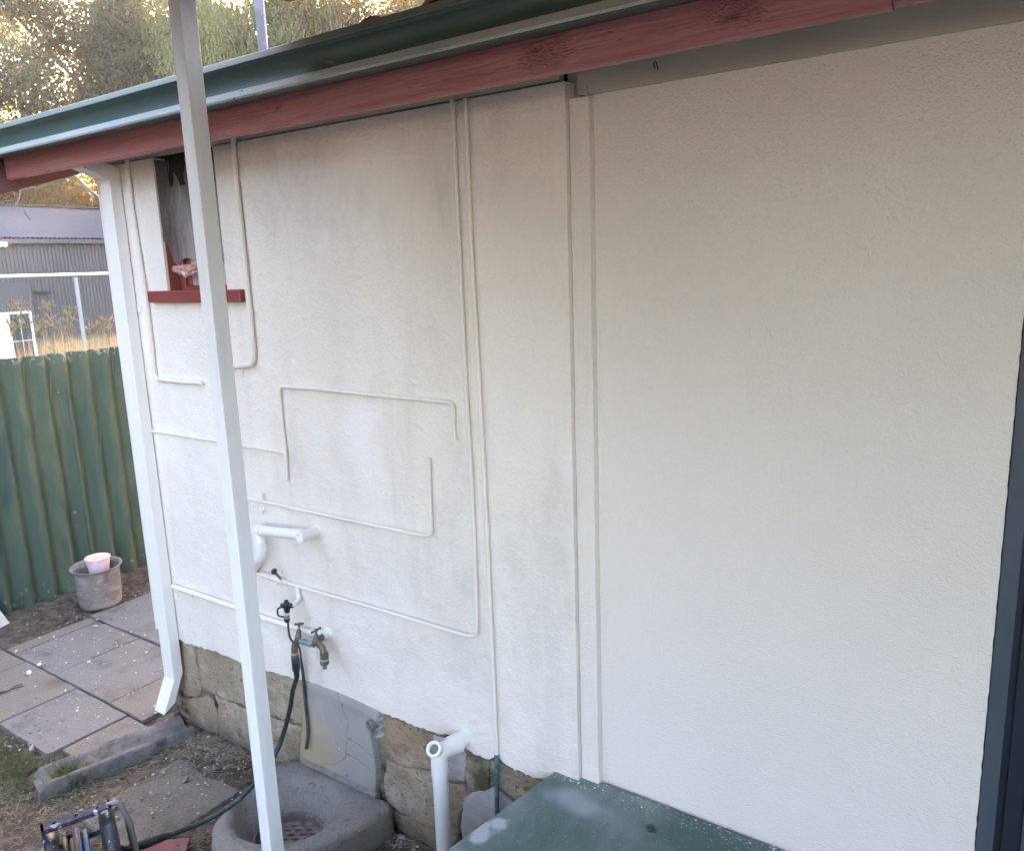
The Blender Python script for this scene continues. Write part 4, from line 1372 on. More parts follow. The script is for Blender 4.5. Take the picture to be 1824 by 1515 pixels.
# splashback
sp_px = [(539, 1212), (560, 1219), (590, 1229), (620, 1242), (650, 1256), (673, 1267), (675, 1284), (660, 1305), (664, 1330), (669, 1360), (671, 1385), (668, 1408), (672, 1450), (536, 1390), (534, 1345), (538, 1280)]
sp = [on_y(u, v, WALL - .006) for u, v in sp_px]
cxz = Vector((sum(p.x for p in sp) / len(sp), 0, sum(p.z for p in sp) / len(sp)))
dense = []
for a, b in zip(sp, sp[1:] + sp[:1]):
    n = max(1, int((b - a).length / .02))
    for k in range(n):
        q = a.lerp(b, k / n)
        dense.append(Vector((q.x + .002 * fbm(q.x * 50, q.z * 50, 2), q.y, q.z + .002 * fbm(q.x * 50, q.z * 50, 8))))
rings = [[(p.x, WALL + .05, p.z) for p in dense]]
for s_, dy in ((1, .006), (.99, .0), (.8, 0), (.6, 0), (.4, 0), (.2, 0), (.05, 0)):
    rings.append([(cxz.x + (p.x - cxz.x) * s_, WALL - .008 + dy - .004 * fbm((cxz.x + (p.x - cxz.x) * s_) * 5, (cxz.z + (p.z - cxz.z) * s_) * 5, 1, 3), cxz.z + (p.z - cxz.z) * s_) for p in dense])
mb = MB().loft(rings, smooth=True)
mb.add(rings[-1], [tuple(range(len(dense)))])
mb.build('splashback', M['splash'], gul)
# cement fillet between basin and splashback
fa, fb = on_y(536, 1347, WALL - .02), on_y(670, 1412, WALL - .02)
mb = MB().tube([Vector((fa.x + (fb.x - fa.x) * t / 14, WALL - .012 + .004 * fbm(t * .7, 0, 2), ZR + .004 + .003 * fbm(t * .9, 3, 2))) for t in range(15)], .014, 8)
mb.build('cement_fillet', M['concrete'], gul)
# clay pipe stub in the corner of the splashback
c = on_y(657, 1293, WALL - .03)
cp = thing('clay_pipe', 'broken grey pipe stub sticking out of the top corner of the splashback', 'pipe', c)
MB().lathe([(.0175, -.05), (.0195, -.02), (.0215, 0), (.019, .001), (.015, -.004), (.014, -.045), (.0001, -.045)], c, (-.25, -1, -.05), 20, caps=False).build('stub', M['clay'], cp)
mb = MB()
for k in range(9):
    t = k / 8
    mb.lathe([(.008 + .005 * (k % 3) / 2, -.012), (.007, .004), (.002, .008)], c + Vector((.022 + .012 * math.sin(k * 2.1), .03, .035 - .09 * t)), (0, -1, 0), 7)
mb.build('mortar_collar', M['mortar'], cp)

# ------------------------------------------------------------------ green landing
LZ = .51
A_, B_ = on_z(985, 1373, LZ), on_z(790, 1515, LZ)
dd = (B_ - A_)
far = A_ + dd * ((A_.y + 3.0) / -dd.y)
poly = [Vector((A_.x, WALL - .001, LZ)), Vector((far.x, -3.0, LZ)), Vector((4.5, -3.0, LZ)), Vector((4.5, WALL + .02, LZ)), Vector((XR + .001, WALL + .02, LZ)), Vector((XR - .004, WALL - .001, LZ))]


def inset(p, d):
    c = Vector((1.5, -.5, LZ))
    return Vector((p.x + (d if p.x < 0 else 0) * (1 if p.y < WALL - .01 or True else 0), p.y, p.z))


mb = MB()
n_l = 60
lx = lambda t: Vector((A_.x + (far.x - A_.x) * t + .0018 * fbm(t * 60, 1, 1, 3), WALL - .002 + (-3.0 - WALL) * t, LZ))
ringA = [lx(i / n_l) + Vector((.010, 0, 0)) for i in range(n_l + 1)]
ringB = [lx(i / n_l) + Vector((.003, 0, -.003)) for i in range(n_l + 1)]
ringC = [lx(i / n_l) + Vector((0, 0, -.012)) for i in range(n_l + 1)]
ringD = [lx(i / n_l) + Vector((0, 0, -.62)) for i in range(n_l + 1)]
ringT = [Vector((4.5, p.y, LZ)) for p in ringA]
mb.loft([ringT, ringA, ringB, ringC, ringD], closed=False, smooth=False)
mb.add([(XR + .0, WALL - .002, LZ), (4.5, WALL - .002, LZ), (4.5, WALL + .03, LZ), (XR + .0, WALL + .03, LZ)], [(0, 1, 2, 3)])
mb.add([(far.x, -3.0, LZ), (4.5, -3.0, LZ), (4.5, -3.0, -.1), (far.x, -3.0, -.1)], [(0, 1, 2, 3)])
tag(mb.build('landing', M['landing']), 'green painted concrete landing with white paint spatter in front of the textured wall', 'landing')
# crumbs of render along the back of the landing
rng = random.Random(5)
mb = MB()
for k in range(120):
    x_ = rng.uniform(A_.x + .03, .2)
    y_ = WALL - abs(rng.gauss(0, .018)) if x_ < sx1 else YR - abs(rng.gauss(0, .02))
    s_ = rng.uniform(.0008, .0024) * (1.6 if rng.random() < .08 else 1)
    p = Vector((x_, y_ - .002, LZ + s_ * .4))
    mb.obox(p, (rng.uniform(-1, 1), rng.uniform(-1, 1), .1), (rng.uniform(-1, 1), 1, .3), (0, 0, 1), s_, s_ * .8, s_ * .6)
mb.build('render_crumbs', M['white_rock'], kind='stuff', label='white render crumbs along the back of the green landing')

# ------------------------------------------------------------------ white post and patio roof
pr_c = ray(517, 4)
PZ = EYE.z + .85
pc = EYE + pr_c * ((PZ - EYE.z) / pr_c.z)      # far left lower corner of the patio roof
post = thing('post', 'white square steel post standing in front of the wall', 'post', (-1.92, 1.345, 0))
px0_, px1_, py0_, py1_ = on_x(384, 757, -1.946).x, 0, 1.32, 1.368
d = ray(391.5, 757)
pxl = ray(382.0, 757)
pxl = pxl.x / pxl.y * 1.32
pxm = ray(400.55, 757)
pxm = pxm.x / pxm.y * 1.32
pyb = ray(428.0, 757)
pyb = pxm / (pyb.x / pyb.y)
MB().bbox(pxl, pxm, 1.32, pyb, -.05, PZ - (pc.y - 1.34) * .075 + .05, .0022).build('column', M['post'], post)
MB().bbox(pxl - .04, pxm + .04, 1.28, pyb + .04, -.03, .006 - .02, .002).build('foot_plate', M['post'], post)

pat = thing('patio_roof', 'maroon timber patio roof raised over the eaves on steel brackets', 'patio roof', (pc.x, pc.y, PZ))
PY0 = -0.9  # unseen front edge, placed to shape the shading of the wall
PSL = .075                                      # unseen fall towards the yard, set to darken the top of the wall


def pz(y):
    return PZ - (pc.y - y) * PSL


def slope_box(mb_, x0, x1, y0, y1, dz0, dz1):
    p = [(x_, y_, pz(y_) + d_) for d_ in (dz0, dz1) for y_ in (y0, y1) for x_ in (x0, x1)]
    return mb_.add(p, [(0, 2, 3, 1), (4, 5, 7, 6), (0, 1, 5, 4), (2, 6, 7, 3), (0, 4, 6, 2), (1, 3, 7, 5)])


slope_box(MB(), pc.x, 3.47, pc.y - .045, pc.y, 0, .14).build('beam', M['patio_timber'], pat)
slope_box(MB(), pc.x, 3.47, PY0, PY0 + .045, 0, .14).build('beam', M['patio_timber'], pat)
for k, x_ in enumerate((pc.x, -.8, .6, 2.0, 3.42)):
    slope_box(MB(), x_, x_ + .045, PY0 + .046, pc.y - .046, 0, .139).build('rafter', M['patio_timber'], pat)
mb = MB().grid(lambda a, b: (pc.x - .02 + (3.49 - pc.x + .02) * a, PY0 - .05 + (pc.y - PY0 + .06) * b, pz(PY0 - .05 + (pc.y - PY0 + .06) * b) + .155 + .008 * math.sin(a * 95 * 2 * math.pi)), 380, 1)
mb.build('roof_sheet', M['patio_sheet'], pat)
BYK = 1.82
for u0_, u1_, lab in ((449, 464, 'left'), (750, 765, 'right')):
    q = 40
    xa = ray(u0_ + 6, q)
    xb = ray(u1_ + 6, q)
    xa, xb = xa.x / xa.y * BYK, xb.x / xb.y * BYK
    zb0 = 2.755 + (BYK - 1.70) * pitch - .02
    mb = MB().bbox(xa, xb, BYK, BYK + .010, zb0, PZ + .13, .0015)
    mb.bbox(xa, xb, BYK + .0102, BYK + .14, zb0 + .04, zb0 + .05, .001)
    mb.build('bracket', M['galv'], pat)

# ------------------------------------------------------------------ yard: paving, channel, slab
paving = bpy.data.objects.new('paving', None)
col.objects.link(paving)
paving['kind'] = 'structure'
rng = random.Random(21)


def slab(x0, x1, y0, y1, z, mtl='slab', tilt=(0, 0), parent=paving, name='paving_slab', seed=0):
    mb_ = MB()
    nx_, ny_ = max(4, int((x1 - x0) / .04)), max(4, int((y1 - y0) / .04))
    cx_, cy_ = (x0 + x1) / 2, (y0 + y1) / 2

    def edge_pt(x_, y_):
        return (x_ + .004 * fbm(x_ * 12, y_ * 12, seed, 3), y_ + .004 * fbm(x_ * 12, y_ * 12, seed + 5, 3))
    P = [(x0 + (x1 - x0) * i / nx_, y0) for i in range(nx_)] + [(x1, y0 + (y1 - y0) * j / ny_) for j in range(ny_)] + \
        [(x1 - (x1 - x0) * i / nx_, y1) for i in range(nx_)] + [(x0, y1 - (y1 - y0) * j / ny_) for j in range(ny_)]
    P = [edge_pt(*p) for p in P]
    rings_ = []
    for s_, dz in ((1, -.06), (1, -.006), (.988, 0), (.8, .0), (.55, 0), (.3, 0), (.08, 0)):
        rings_.append([(cx_ + (a - cx_) * s_, cy_ + (b - cy_) * s_, z + dz + tilt[0] * (a - cx_) * s_ + tilt[1] * (b - cy_) * s_ + (.0015 * fbm(a * s_ * 9, b * s_ * 9, seed, 2) if dz == 0 else 0)) for a, b in P])
    mb_.loft(rings_, smooth=False)
    mb_.add(rings_[-1], [tuple(range(len(P)))])
    return mb_.build(name, M[mtl], parent)


g_ = .007
rows = [
    # y0, y1, list of x joints, materials
    (1.835, 2.345, [-5.02, -4.905, -4.44, -3.87, -3.56], ['slab_buff', 'slab', 'slab', 'slab_buff']),
    (2.352, 2.86, [-5.05, -4.60, -4.02, -3.56], ['slab', 'slab', 'slab']),
    (2.867, 3.38, [-4.95, -4.40, -3.90, -3.56], ['slab', 'slab_buff', 'slab']),
]
for y0, y1, xj_, ms in rows:
    for a, b, mm_ in zip(xj_, xj_[1:], ms):
        slab(a + g_ / 2, b - g_ / 2, y0 + g_ / 2, y1 - g_ / 2, rng.uniform(-.004, .004), mm_, (rng.uniform(-.006, .006), rng.uniform(-.006, .006)), seed=rng.random() * 90)
# row in front: joints run a little differently
slab(-4.735, -4.175, 1.42, 1.828, .001, 'slab_buff', seed=3)
slab(-4.165, -3.68, 1.44, 1.826, .0, 'slab', seed=5)
slab(-5.20, -4.745, 1.33, 1.826, -.003, 'slab_buff', seed=7)
slab(-3.86, -3.57, 1.842, 2.10, -.004, 'slab_buff', seed=8)
slab(-3.672, -3.50, 1.50, 1.826, -.006, 'slab_buff', seed=9)
# slab between the channel and the hose reel
slab(-3.13, -2.70, 1.30, 1.76, -.006, 'slab_buff', seed=13)
slab(-3.10, -2.78, 1.765, 1.80, -.016, 'slab_buff', seed=14)

# concrete spoon channel under the downpipe
ch = MB()
p0, p1 = Vector((-3.60, 1.33, 0)), Vector((-3.27, 1.95, 0))
ca, cb = Vector((-3.505, 1.305, 0)), Vector((-3.335, 1.93, 0))
axd = (cb - ca).normalized()
side = Vector((axd.y, -axd.x, 0))      # to the right (+x)
prof = [(-.115, -.08), (-.115, .002), (-.108, .006), (-.085, .007), (-.070, .002), (-.045, -.010), (0, -.012), (.045, -.004), (.076, .030), (.086, .038), (.106, .040), (.114, .033), (.118, -.08)]
n_c = 34
rings = []
for i in range(n_c + 1):
    t = i / n_c
    base = ca.lerp(cb, t)
    rings.append([base + side * (a + .003 * fbm(t * 9, a * 20, 1, 2)) + Vector((0, 0, z + .004 * fbm(t * 8, a * 16, 4, 3) - .03 * (1 - smooth(0, .06, t)) * (1 if z > 0 else 0))) for a, z in prof])
ch.loft(rings, closed=False, smooth=True)
ch.add(rings[0], [tuple(range(len(prof)))])
ch.add(rings[-1], [tuple(range(len(prof)))[::-1]])
tag(ch.build('drain_channel', M['channel']), 'shallow concrete drain channel leading away from the foot of the downpipe', 'drain channel')

# ------------------------------------------------------------------ fence
FX = -5.54
fen = thing('fence', 'green painted corrugated sheet fence at the end of the yard', 'fence', (FX, 2.4, 0))
PITCH_F = .146


def fence_sheet(y0, y1, dx=0.0, top=1.662):
    mb_ = MB()
    nn = int((y1 - y0) / .0122)
    ph = 2.215 - dx * 0
    rows_ = [-.15, .0, .3, .7, 1.1, 1.5, top - .004, top]

    def P(y_, z_, o):
        w_ = .026 * math.cos((y_ - 2.215) / PITCH_F * 2 * math.pi)
        return (FX + dx + o + w_ + .004 * fbm(y_ * 3, z_ * 2, 1, 2), y_, z_ + (.006 * fbm(y_ * 7, 3, 2, 2) if z_ > 1.6 else 0))
    fr = [[P(y0 + (y1 - y0) * i / nn, z_, 0.0) for i in range(nn + 1)] for z_ in rows_]
    bk = [[P(y0 + (y1 - y0) * i / nn, z_, -.007) for i in range(nn + 1)] for z_ in rows_[::-1]]
    mb_.loft(fr + bk, closed=False, smooth=True)
    mb_.loft([[r_[0] for r_ in fr], [r_[0] for r_ in bk[::-1]]], closed=False)
    mb_.loft([[r_[-1] for r_ in fr], [r_[-1] for r_ in bk[::-1]]], closed=False)
    return mb_.build('corrugated_sheet', M['fence'], fen)


fence_sheet(1.60, 2.64, .0)
fence_sheet(2.60, 3.62, -.010)
fence_sheet(3.58, 4.6, .0)
fence_sheet(4.56, 5.6, -.010)
fence_sheet(.58, 1.64, -.010)
fence_sheet(-1.4, .62, .0)
fence_sheet(5.56, 9.6, .0)
for u, v in ((133, 912), (103, 700)):
    c = on_x(u, v, FX + .03)
    mb = MB().lathe([(.011, 0), (.010, .002), (.0055, .003), (.0055, .008), (.003, .009)], c, (1, 0, 0), 10)
    mb.build('bolt', M['rusty'], fen)

# plant pot with pink bucket
pb = on_z(169, 1082, 0)
pcx = Vector((-5.17, 2.50, 0.004))
pot = thing('plant_pot', 'large weathered grey pot with a flared lip by the green fence', 'plant pot', pcx)
prof = [(.122, 0), (.128, .006), (.130, .03), (.133, .08), (.134, .083), (.134, .088), (.136, .14), (.138, .2), (.139, .235), (.143, .252), (.152, .264), (.158, .268), (.158, .273), (.150, .273), (.138, .262), (.130, .24), (.128, .21)]
tilt = Vector((.03, -.01, 1))
MB().lathe(prof, pcx, tilt, 40, caps=False).build('body', M['pot'], pot)
MB().lathe([(.1285, .212), (.08, .216), (.0001, .214)], pcx, tilt, 32, caps=False).build('soil', M['soil'], pot)
bc = Vector((pcx.x + .012, pcx.y + .012, pcx.z + .2165))
bk = thing('bucket', 'small pink metal bucket standing in the grey plant pot', 'bucket', bc)
MB().lathe([(.058, 0), (.059, .002), (.069, .062), (.0705, .066), (.0705, .072), (.0755, .100), (.0785, .104), (.0790, .107), (.0775, .109), (.0735, .106), (.067, .066), (.056, .004), (.0001, .004)], bc, (.01, .0, 1), 36, caps=False).build('body', M['pink'], bk)
mb = MB()
cdir = (Vector((EYE.x, EYE.y, 0)) - Vector((bc.x, bc.y, 0))).normalized()
sdn = Vector((-cdir.y, cdir.x, 0))
c = bc + cdir * .0745 - sdn * .012 + Vector((0, 0, .089))
mb.obox(c, sdn, cdir, (0, 0, 1), .008, .0016, .008)
mb.lathe([(.003, 0), (.002, .003)], c + cdir * .0015, cdir, 8)
mb.build('handle_lug', M['pink'], bk)

# white painted board leaning at the left edge
bb = on_z(17, 1114, .0)
bt = on_x(-2, 1060, -5.30)
wb = MB()
q0 = on_z(18, 1112, -.002)
q1 = on_z(-40, 1140, -.002)
lean = Vector((-.10, .02, .20))
up_ = Vector((-.16, .02, 1)).normalized()
ev = (q1 - q0).normalized()
corners = [q0 + Vector((0, 0, .018)) - ev * .0, q0 + ev * .012, q1, q1 + up_ * .40, q0 + ev * .075 + up_ * .26, q0 + ev * .03 + up_ * .13]
corners = [q0 + Vector((0, 0, .012)), q0 + ev * .01 + Vector((0, 0, -.002)), q0 + ev * .5, q0 + ev * .5 + up_ * .34, q0 + ev * .10 + up_ * .24]
nrm = ev.cross(up_).normalized()
wb.prism(corners, nrm * .02)
tag(wb.build('board', M['whiteboard']), 'flaking white painted board leaning on the ground at the far left', 'board')

# loose stones
for (u, v, s_, lab) in ((52, 1199, .030, 'larger white stone lying alone on the buff paving slab'),
                        (70, 1184, .021, 'cream stone sitting on the dark joint between paving slabs'),
                        (78, 1185, .020, 'greyish stone touching the cream one on the slab joint')):
    c = on_z(u, v, .004)
    r_ = random.Random(u)
    mb = MB()
    pts_ = []
    import bmesh
    bm = bmesh.new()
    bmesh.ops.create_icosphere(bm, subdivisions=2, radius=1)
    for vv in bm.verts:
        k = 1 + .35 * fbm(vv.co.x * 1.3 + u, vv.co.y * 1.3, vv.co.z * 1.3, 2)
        vv.co = Vector((vv.co.x * s_ * .62 * k, vv.co.y * s_ * .5 * k, max(vv.co.z * s_ * .42 * k, -s_ * .2)))
    me = bpy.data.meshes.new('stone')
    bm.to_mesh(me)
    bm.free()
    me.materials.append(M['white_rock'] if u < 75 else M['pebble'])
    o = link('stone', me, None, label=lab, category='stone', group='loose stones on the paving')
    o.location = c + Vector((0, 0, s_ * .2))
    o.rotation_euler = (0, 0, r_.uniform(0, 6))

# twisted dark cord on the paving, far left
P = spline([on_z(-30, 1236, .006), on_z(0, 1232, .006), on_z(14, 1229, .008), on_z(26, 1222, .010), on_z(38, 1218, .012), on_z(40, 1221, .009), on_z(30, 1224, .012), on_z(16, 1228, .014), on_z(0, 1236, .006), on_z(-30, 1246, .006)], 5)
tag(MB().tube(P, .003, 6).build('cord', M['drip_hose']), 'twisted dark cord looped on the buff paving slab at the far left', 'cord')

# red brick by the hose connector
c = on_z(292, 1508, .0)
o = MB().bbox(-.11, .11, -.055, .055, -.04, .03, .004).build('brick', M['brick'], label='broken red brick half sunk in the soil beside the hose reel', category='brick')
o.location = (c.x, c.y - .03, -.02)
o.rotation_euler = (.05, .03, rad(40))

# ------------------------------------------------------------------ hose reel
RZ = .36
hA, hB = on_z(72, 1474, RZ), on_z(196, 1429, RZ)
d = (hB - hA)
hl = d.length
d.normalize()
nrm = Vector((d.y, -d.x, 0))      # towards the camera side (+x, -y)
if nrm.x < 0: nrm = -nrm
reel = thing('hose_reel', 'black paint-spotted hose reel with a flat carrying handle, cut off by the bottom edge', 'hose reel', (hA.x, hA.y, 0))
# handle: flat bar with three holes, downturned ends
hw = .023
mb = MB()
ncell = 24
holes = (.20, .50, .80)
for sgn_z, zz in ((1, 0.0), (-1, -.012)):
    for i in range(ncell):
        t0, t1 = i / ncell, (i + 1) / ncell
        tc_ = (t0 + t1) / 2
        near = min(abs(tc_ - h_) for h_ in holes)
        if near < .7 / ncell:
            bands = ((-hw, -.008), (.008, hw))
        else:
            bands = ((-hw, hw),)
        for a, b in bands:
            q = [hA + d * (hl * t0) + nrm * a, hA + d * (hl * t1) + nrm * a, hA + d * (hl * t1) + nrm * b, hA + d * (hl * t0) + nrm * b]
            mb.add([p + Vector((0, 0, zz)) for p in q], [(0, 1, 2, 3)])
for s_ in (-1, 1):
    q0, q1 = hA + nrm * hw * s_, hB + nrm * hw * s_
    mb.add([q0, q1, q1 + Vector((0, 0, -.014)), q0 + Vector((0, 0, -.014))], [(0, 1, 2, 3)])
for e_, sg in ((hA, 1), (hB, -1)):
    mb.obox(e_ + d * .004 * sg + Vector((0, 0, -.034)), d, nrm, (0, 0, 1), .004, hw, .034)
mb.build('handle', M['reel_splat'], reel)
for h_ in holes:
    p = hA + d * (hl * h_)
    mb = MB().lathe([(.0095, -.0115), (.0095, .0006), (.0075, .0006), (.0075, -.011), (.0001, -.011)], p, (0, 0, 1), 16, caps=False)
    mb.tube([p + Vector((0, 0, -.011)), p + Vector((0, 0, .008))], .002, 6)
    mb.build('hole_rim', M['black_plastic'], reel)
drum_c = Vector((0, 0, 0))
zc_ = .165
fr = .155


def flange(pos, out, name):
    c_ = Vector((pos.x, pos.y, zc_))
    t_ = MB()
    t_.lathe([(.030, .012), (.034, .012), (.05, .008), (.11, .008), (.125, .018), (.136, .034), (fr - .004, .036), (fr, .032), (fr, -.004), (.138, -.006), (.11, -.003), (.05, -.003), (.03, -.003)], c_, out, 40, caps=False)
    f_ = t_.build(name, M['black_plastic'], reel)
    mb_ = MB()
    for k in range(6):
        a_ = k * math.pi / 3 + .3
        up2 = Vector((0, 0, 1))
        rd = nrm * math.cos(a_) + up2 * math.sin(a_)
        mb_.obox(c_ + rd * .075 + out * .007, rd, out, rd.cross(out), .042, .004, .006)
    mb_.build('rib', M['black_plastic'], f_)
    return f_


fB = hB - d * .030 + nrm * .0
fA = hA + d * .040
flange(fB, d, 'flange')
flange(fA, -d, 'flange')
bar = MB()
cA_, cB_ = Vector((fA.x, fA.y, zc_)), Vector((fB.x, fB.y, zc_))
for k in range(4):
    a_ = k * math.pi / 2 + .5
    rd = nrm * math.cos(a_) + Vector((0, 0, 1)) * math.sin(a_)
    bar.obox((cA_ + cB_) / 2 + rd * .085, d, rd, rd.cross(d), (cB_ - cA_).length / 2, .008, .012)
bar.build('drum_bar', M['reel_splat'], reel)
mb = MB()
mb.tube([cA_ - d * .03, cB_ + d * .05], .026, 16)
mb.build('axle', M['black_plastic'], reel)


def coil(name, mtl, t0, turns, r_c, r_h, ph=0.0, stripe=None):
    P_ = []
    n = int(turns * 36)
    for i in range(n + 1):
        a_ = 2 * math.pi * i / 36 + ph
        rr_ = r_c + .006 * math.sin(a_ * .5 + ph)
        P_.append(cA_ + d * (t0 + .022 * i / 36) + nrm * rr_ * math.cos(a_) + Vector((0, 0, 1)) * rr_ * math.sin(a_))
    o_ = MB().tube(P_, r_h, 10).build(name, M[mtl], reel)
    if stripe:
        MB().tube([p + (p - (cA_ + d * ((p - cA_).dot(d)))).normalized() * r_h * .80 + d * r_h * .5 for p in P_], r_h * .25, 6).build('stripe', M['stripe'], o_)
    return o_


coil('hose_coil', 'hose_tan', .016, 1.6, .098, .0095, .4)
coil('hose_coil', 'hose_blue', .058, 1.3, .108, .0095, 1.0, True)
coil('hose_coil', 'hose_tan', .036, 1.0, .120, .0095, 2.0)
# tubular side frames
for e_, sg in ((hB, 1), (hA + Vector((0, 0, -.062)) + d * .032, -1)):
    P_ = fillet([e_ + Vector((0, 0, -.006)) - d * .01 * sg, e_ + d * .026 * sg + nrm * .004 + Vector((0, 0, -.004)), e_ + d * .050 * sg + nrm * .012 + Vector((0, 0, -.09)), e_ + d * .060 * sg + nrm * .05 + Vector((0, 0, -.30)), e_ + d * .060 * sg + nrm * .11 + Vector((0, 0, -.375))], .04, 6)
    MB().tube(P_, .010, 12).build('frame_tube', M['reel_tube'], reel)
    P_ = fillet([e_ + d * .045 * sg + Vector((0, 0, -.075)), e_ + d * .058 * sg - nrm * .05 + Vector((0, 0, -.30)), e_ + d * .058 * sg - nrm * .11 + Vector((0, 0, -.375))], .04, 6)
    MB().tube(P_, .010, 12).build('frame_tube', M['reel_tube'], reel)
hcn = MB()
qa, qb = on_z(300, 1487, .10), cB_ + d * .035 + Vector((0, 0, 0))
qm = on_z(252, 1504, .135)
hcn.tube([qa + (qm - qa) * -.02, qa + (qm - qa) * .15, qa + (qm - qa) * .2, qa + (qm - qa) * .55, qa + (qm - qa) * .6, qa + (qm - qa) * .95, qm, qb],
         [.0115, .012, .0145, .0150, .017, .0175, .0165, .015], 14)
hcn.build('inlet_connector', M['black_plastic'], reel)

# ------------------------------------------------------------------ litter, grass, gravel (nobody could count these)
nr = np.random.RandomState(3)


def on_free_ground(x, y):
    if in_poly(x, y, BASIN) or y > WALL - .01 and x > XL: return False
    rel = Vector((x, y, 0)) - ca
    along, across = rel.dot(axd), rel.dot(side)
    if -.02 < along < (cb - ca).length + .01 and abs(across) < .125: return False
    return True


def blades(name, pts, mtl, hmin, hmax, w, lean, seg=2, kind=True, label=None):
    """tapering bent blades, vectorised"""
    n = len(pts)
    P_ = np.array(pts, dtype=float)
    h = nr.uniform(hmin, hmax, n)
    a = nr.uniform(0, 2 * math.pi, n)
    ln = nr.uniform(lean[0], lean[1], n)
    dx, dy = np.cos(a), np.sin(a)
    sx_, sy_ = -dy, dx
    vs_, rows_ = [], seg + 1
    for k in range(rows_):
        t = k / seg
        cx_ = P_[:, 0] + dx * ln * h * t ** 1.6
        cy_ = P_[:, 1] + dy * ln * h * t ** 1.6
        cz_ = P_[:, 2] + h * (t - .35 * ln * t * t)
        ww = w * (1 - t * .92)
        vs_.append(np.stack([cx_ - sx_ * ww, cy_ - sy_ * ww, cz_], 1))
        vs_.append(np.stack([cx_ + sx_ * ww, cy_ + sy_ * ww, cz_], 1))
    V_ = np.stack(vs_, 1).reshape(-1, 3)
    base = np.arange(n)[:, None] * (rows_ * 2)
    F_ = np.concatenate([base + np.array([[2 * k, 2 * k + 1, 2 * k + 3, 2 * k + 2]]) for k in range(seg)], 0)
    me_ = fast_mesh(name, V_, F_, M[mtl])
    return link(name, me_, None, kind='stuff', **({'label': label} if label else {}))


def gp_(u, v):
    p = on_z(u, v, -.02)
    return p


# green grass patches
pts = []
for (u, v, su, sv_, n) in ((20, 1345, 46, 26, 1500), (75, 1385, 40, 14, 1300), (122, 1385, 16, 10, 700), (10, 1265, 16, 12, 420), (60, 1420, 60, 18, 500), (30, 1310, 40, 14, 500), (175, 1455, 18, 10, 60)):
    for _ in range(n):
        p = gp_(nr.normal(u, su), nr.normal(v, sv_))
        if on_free_ground(p.x, p.y) and p.x > -5.0 and not (-4.7 < p.x < -3.65 and p.y > 1.40):
            pts.append((p.x, p.y, ground_z(p.x, p.y) - .004))
blades('grass', pts, 'grass', .02, .075, .0016, (.2, 1.3), 3, label='short green grass in front of the paving and channel')
pts = []
for _ in range(420):
    p = gp_(nr.normal(122, 13), nr.normal(1392, 6))
    pts.append((p.x, p.y, ground_z(p.x, p.y)))
blades('grass', pts, 'grass', .05, .13, .002, (.2, 1.1), 3, label='tall tuft of green grass at the end of the drain channel')


def litter(name, spots, mtl, lmin, lmax, r, label):
    V_, F_ = [], []
    off = 0
    for (u, v, su, sv_, n) in spots:
        for _ in range(n):
            p = gp_(nr.normal(u, su), nr.normal(v, sv_))
            if not on_free_ground(p.x, p.y) or p.x < -5.4: continue
            L_ = nr.uniform(lmin, lmax)
            a = nr.uniform(0, 2 * math.pi)
            b = nr.uniform(-.9, .9)
            z0 = max(ground_z(p.x, p.y), -.03) + .003 + abs(nr.normal(0, .006))
            if -3.13 < p.x < -2.70 and 1.30 < p.y < 1.76 or p.y > 1.83 and p.x < -3.56: z0 = .003 + abs(nr.normal(0, .003))
            q = [Vector((p.x, p.y, z0)), Vector((p.x + math.cos(a) * L_ * .5, p.y + math.sin(a) * L_ * .5, z0 + nr.uniform(0, .10) * L_)),
                 Vector((p.x + math.cos(a) * L_ * .5 + math.cos(a + b) * L_ * .5, p.y + math.sin(a) * L_ * .5 + math.sin(a + b) * L_ * .5, z0 + nr.uniform(-.02, .22) * L_))]
            rr = r * nr.uniform(.5, 1.2)
            t1 = MB().tube(q, [rr, rr * .9, rr * .5], 4, caps=False)
            V_ += t1.v
            F_ += [tuple(i + off for i in f) for f in t1.f]
            off += len(t1.v)
    me_ = fast_mesh(name, np.array(V_), np.array(F_), M[mtl])
    return link(name, me_, None, kind='stuff', label=label)


litter('straw_litter', [(395, 1320, 35, 20, 260), (330, 1345, 40, 16, 130), (250, 1360, 50, 14, 120), (410, 1350, 25, 14, 160), (180, 1420, 50, 18, 180), (120, 1450, 70, 30, 260),
                        (30, 1440, 40, 40, 200), (300, 1470, 40, 20, 60), (350, 1490, 25, 15, 110), (40, 1120, 60, 10, 40), (60, 1330, 60, 30, 120), (720, 1500, 30, 10, 30)],
       'straw', .02, .10, .0011, 'dry straw and rootlets scattered over the bare soil')
litter('twig_litter', [(370, 1310, 40, 22, 40), (260, 1385, 60, 18, 16), (140, 1430, 60, 25, 30), (360, 1480, 40, 20, 16)], 'stick', .06, .16, .0020,
       'thin brown twigs lying about on the soil')


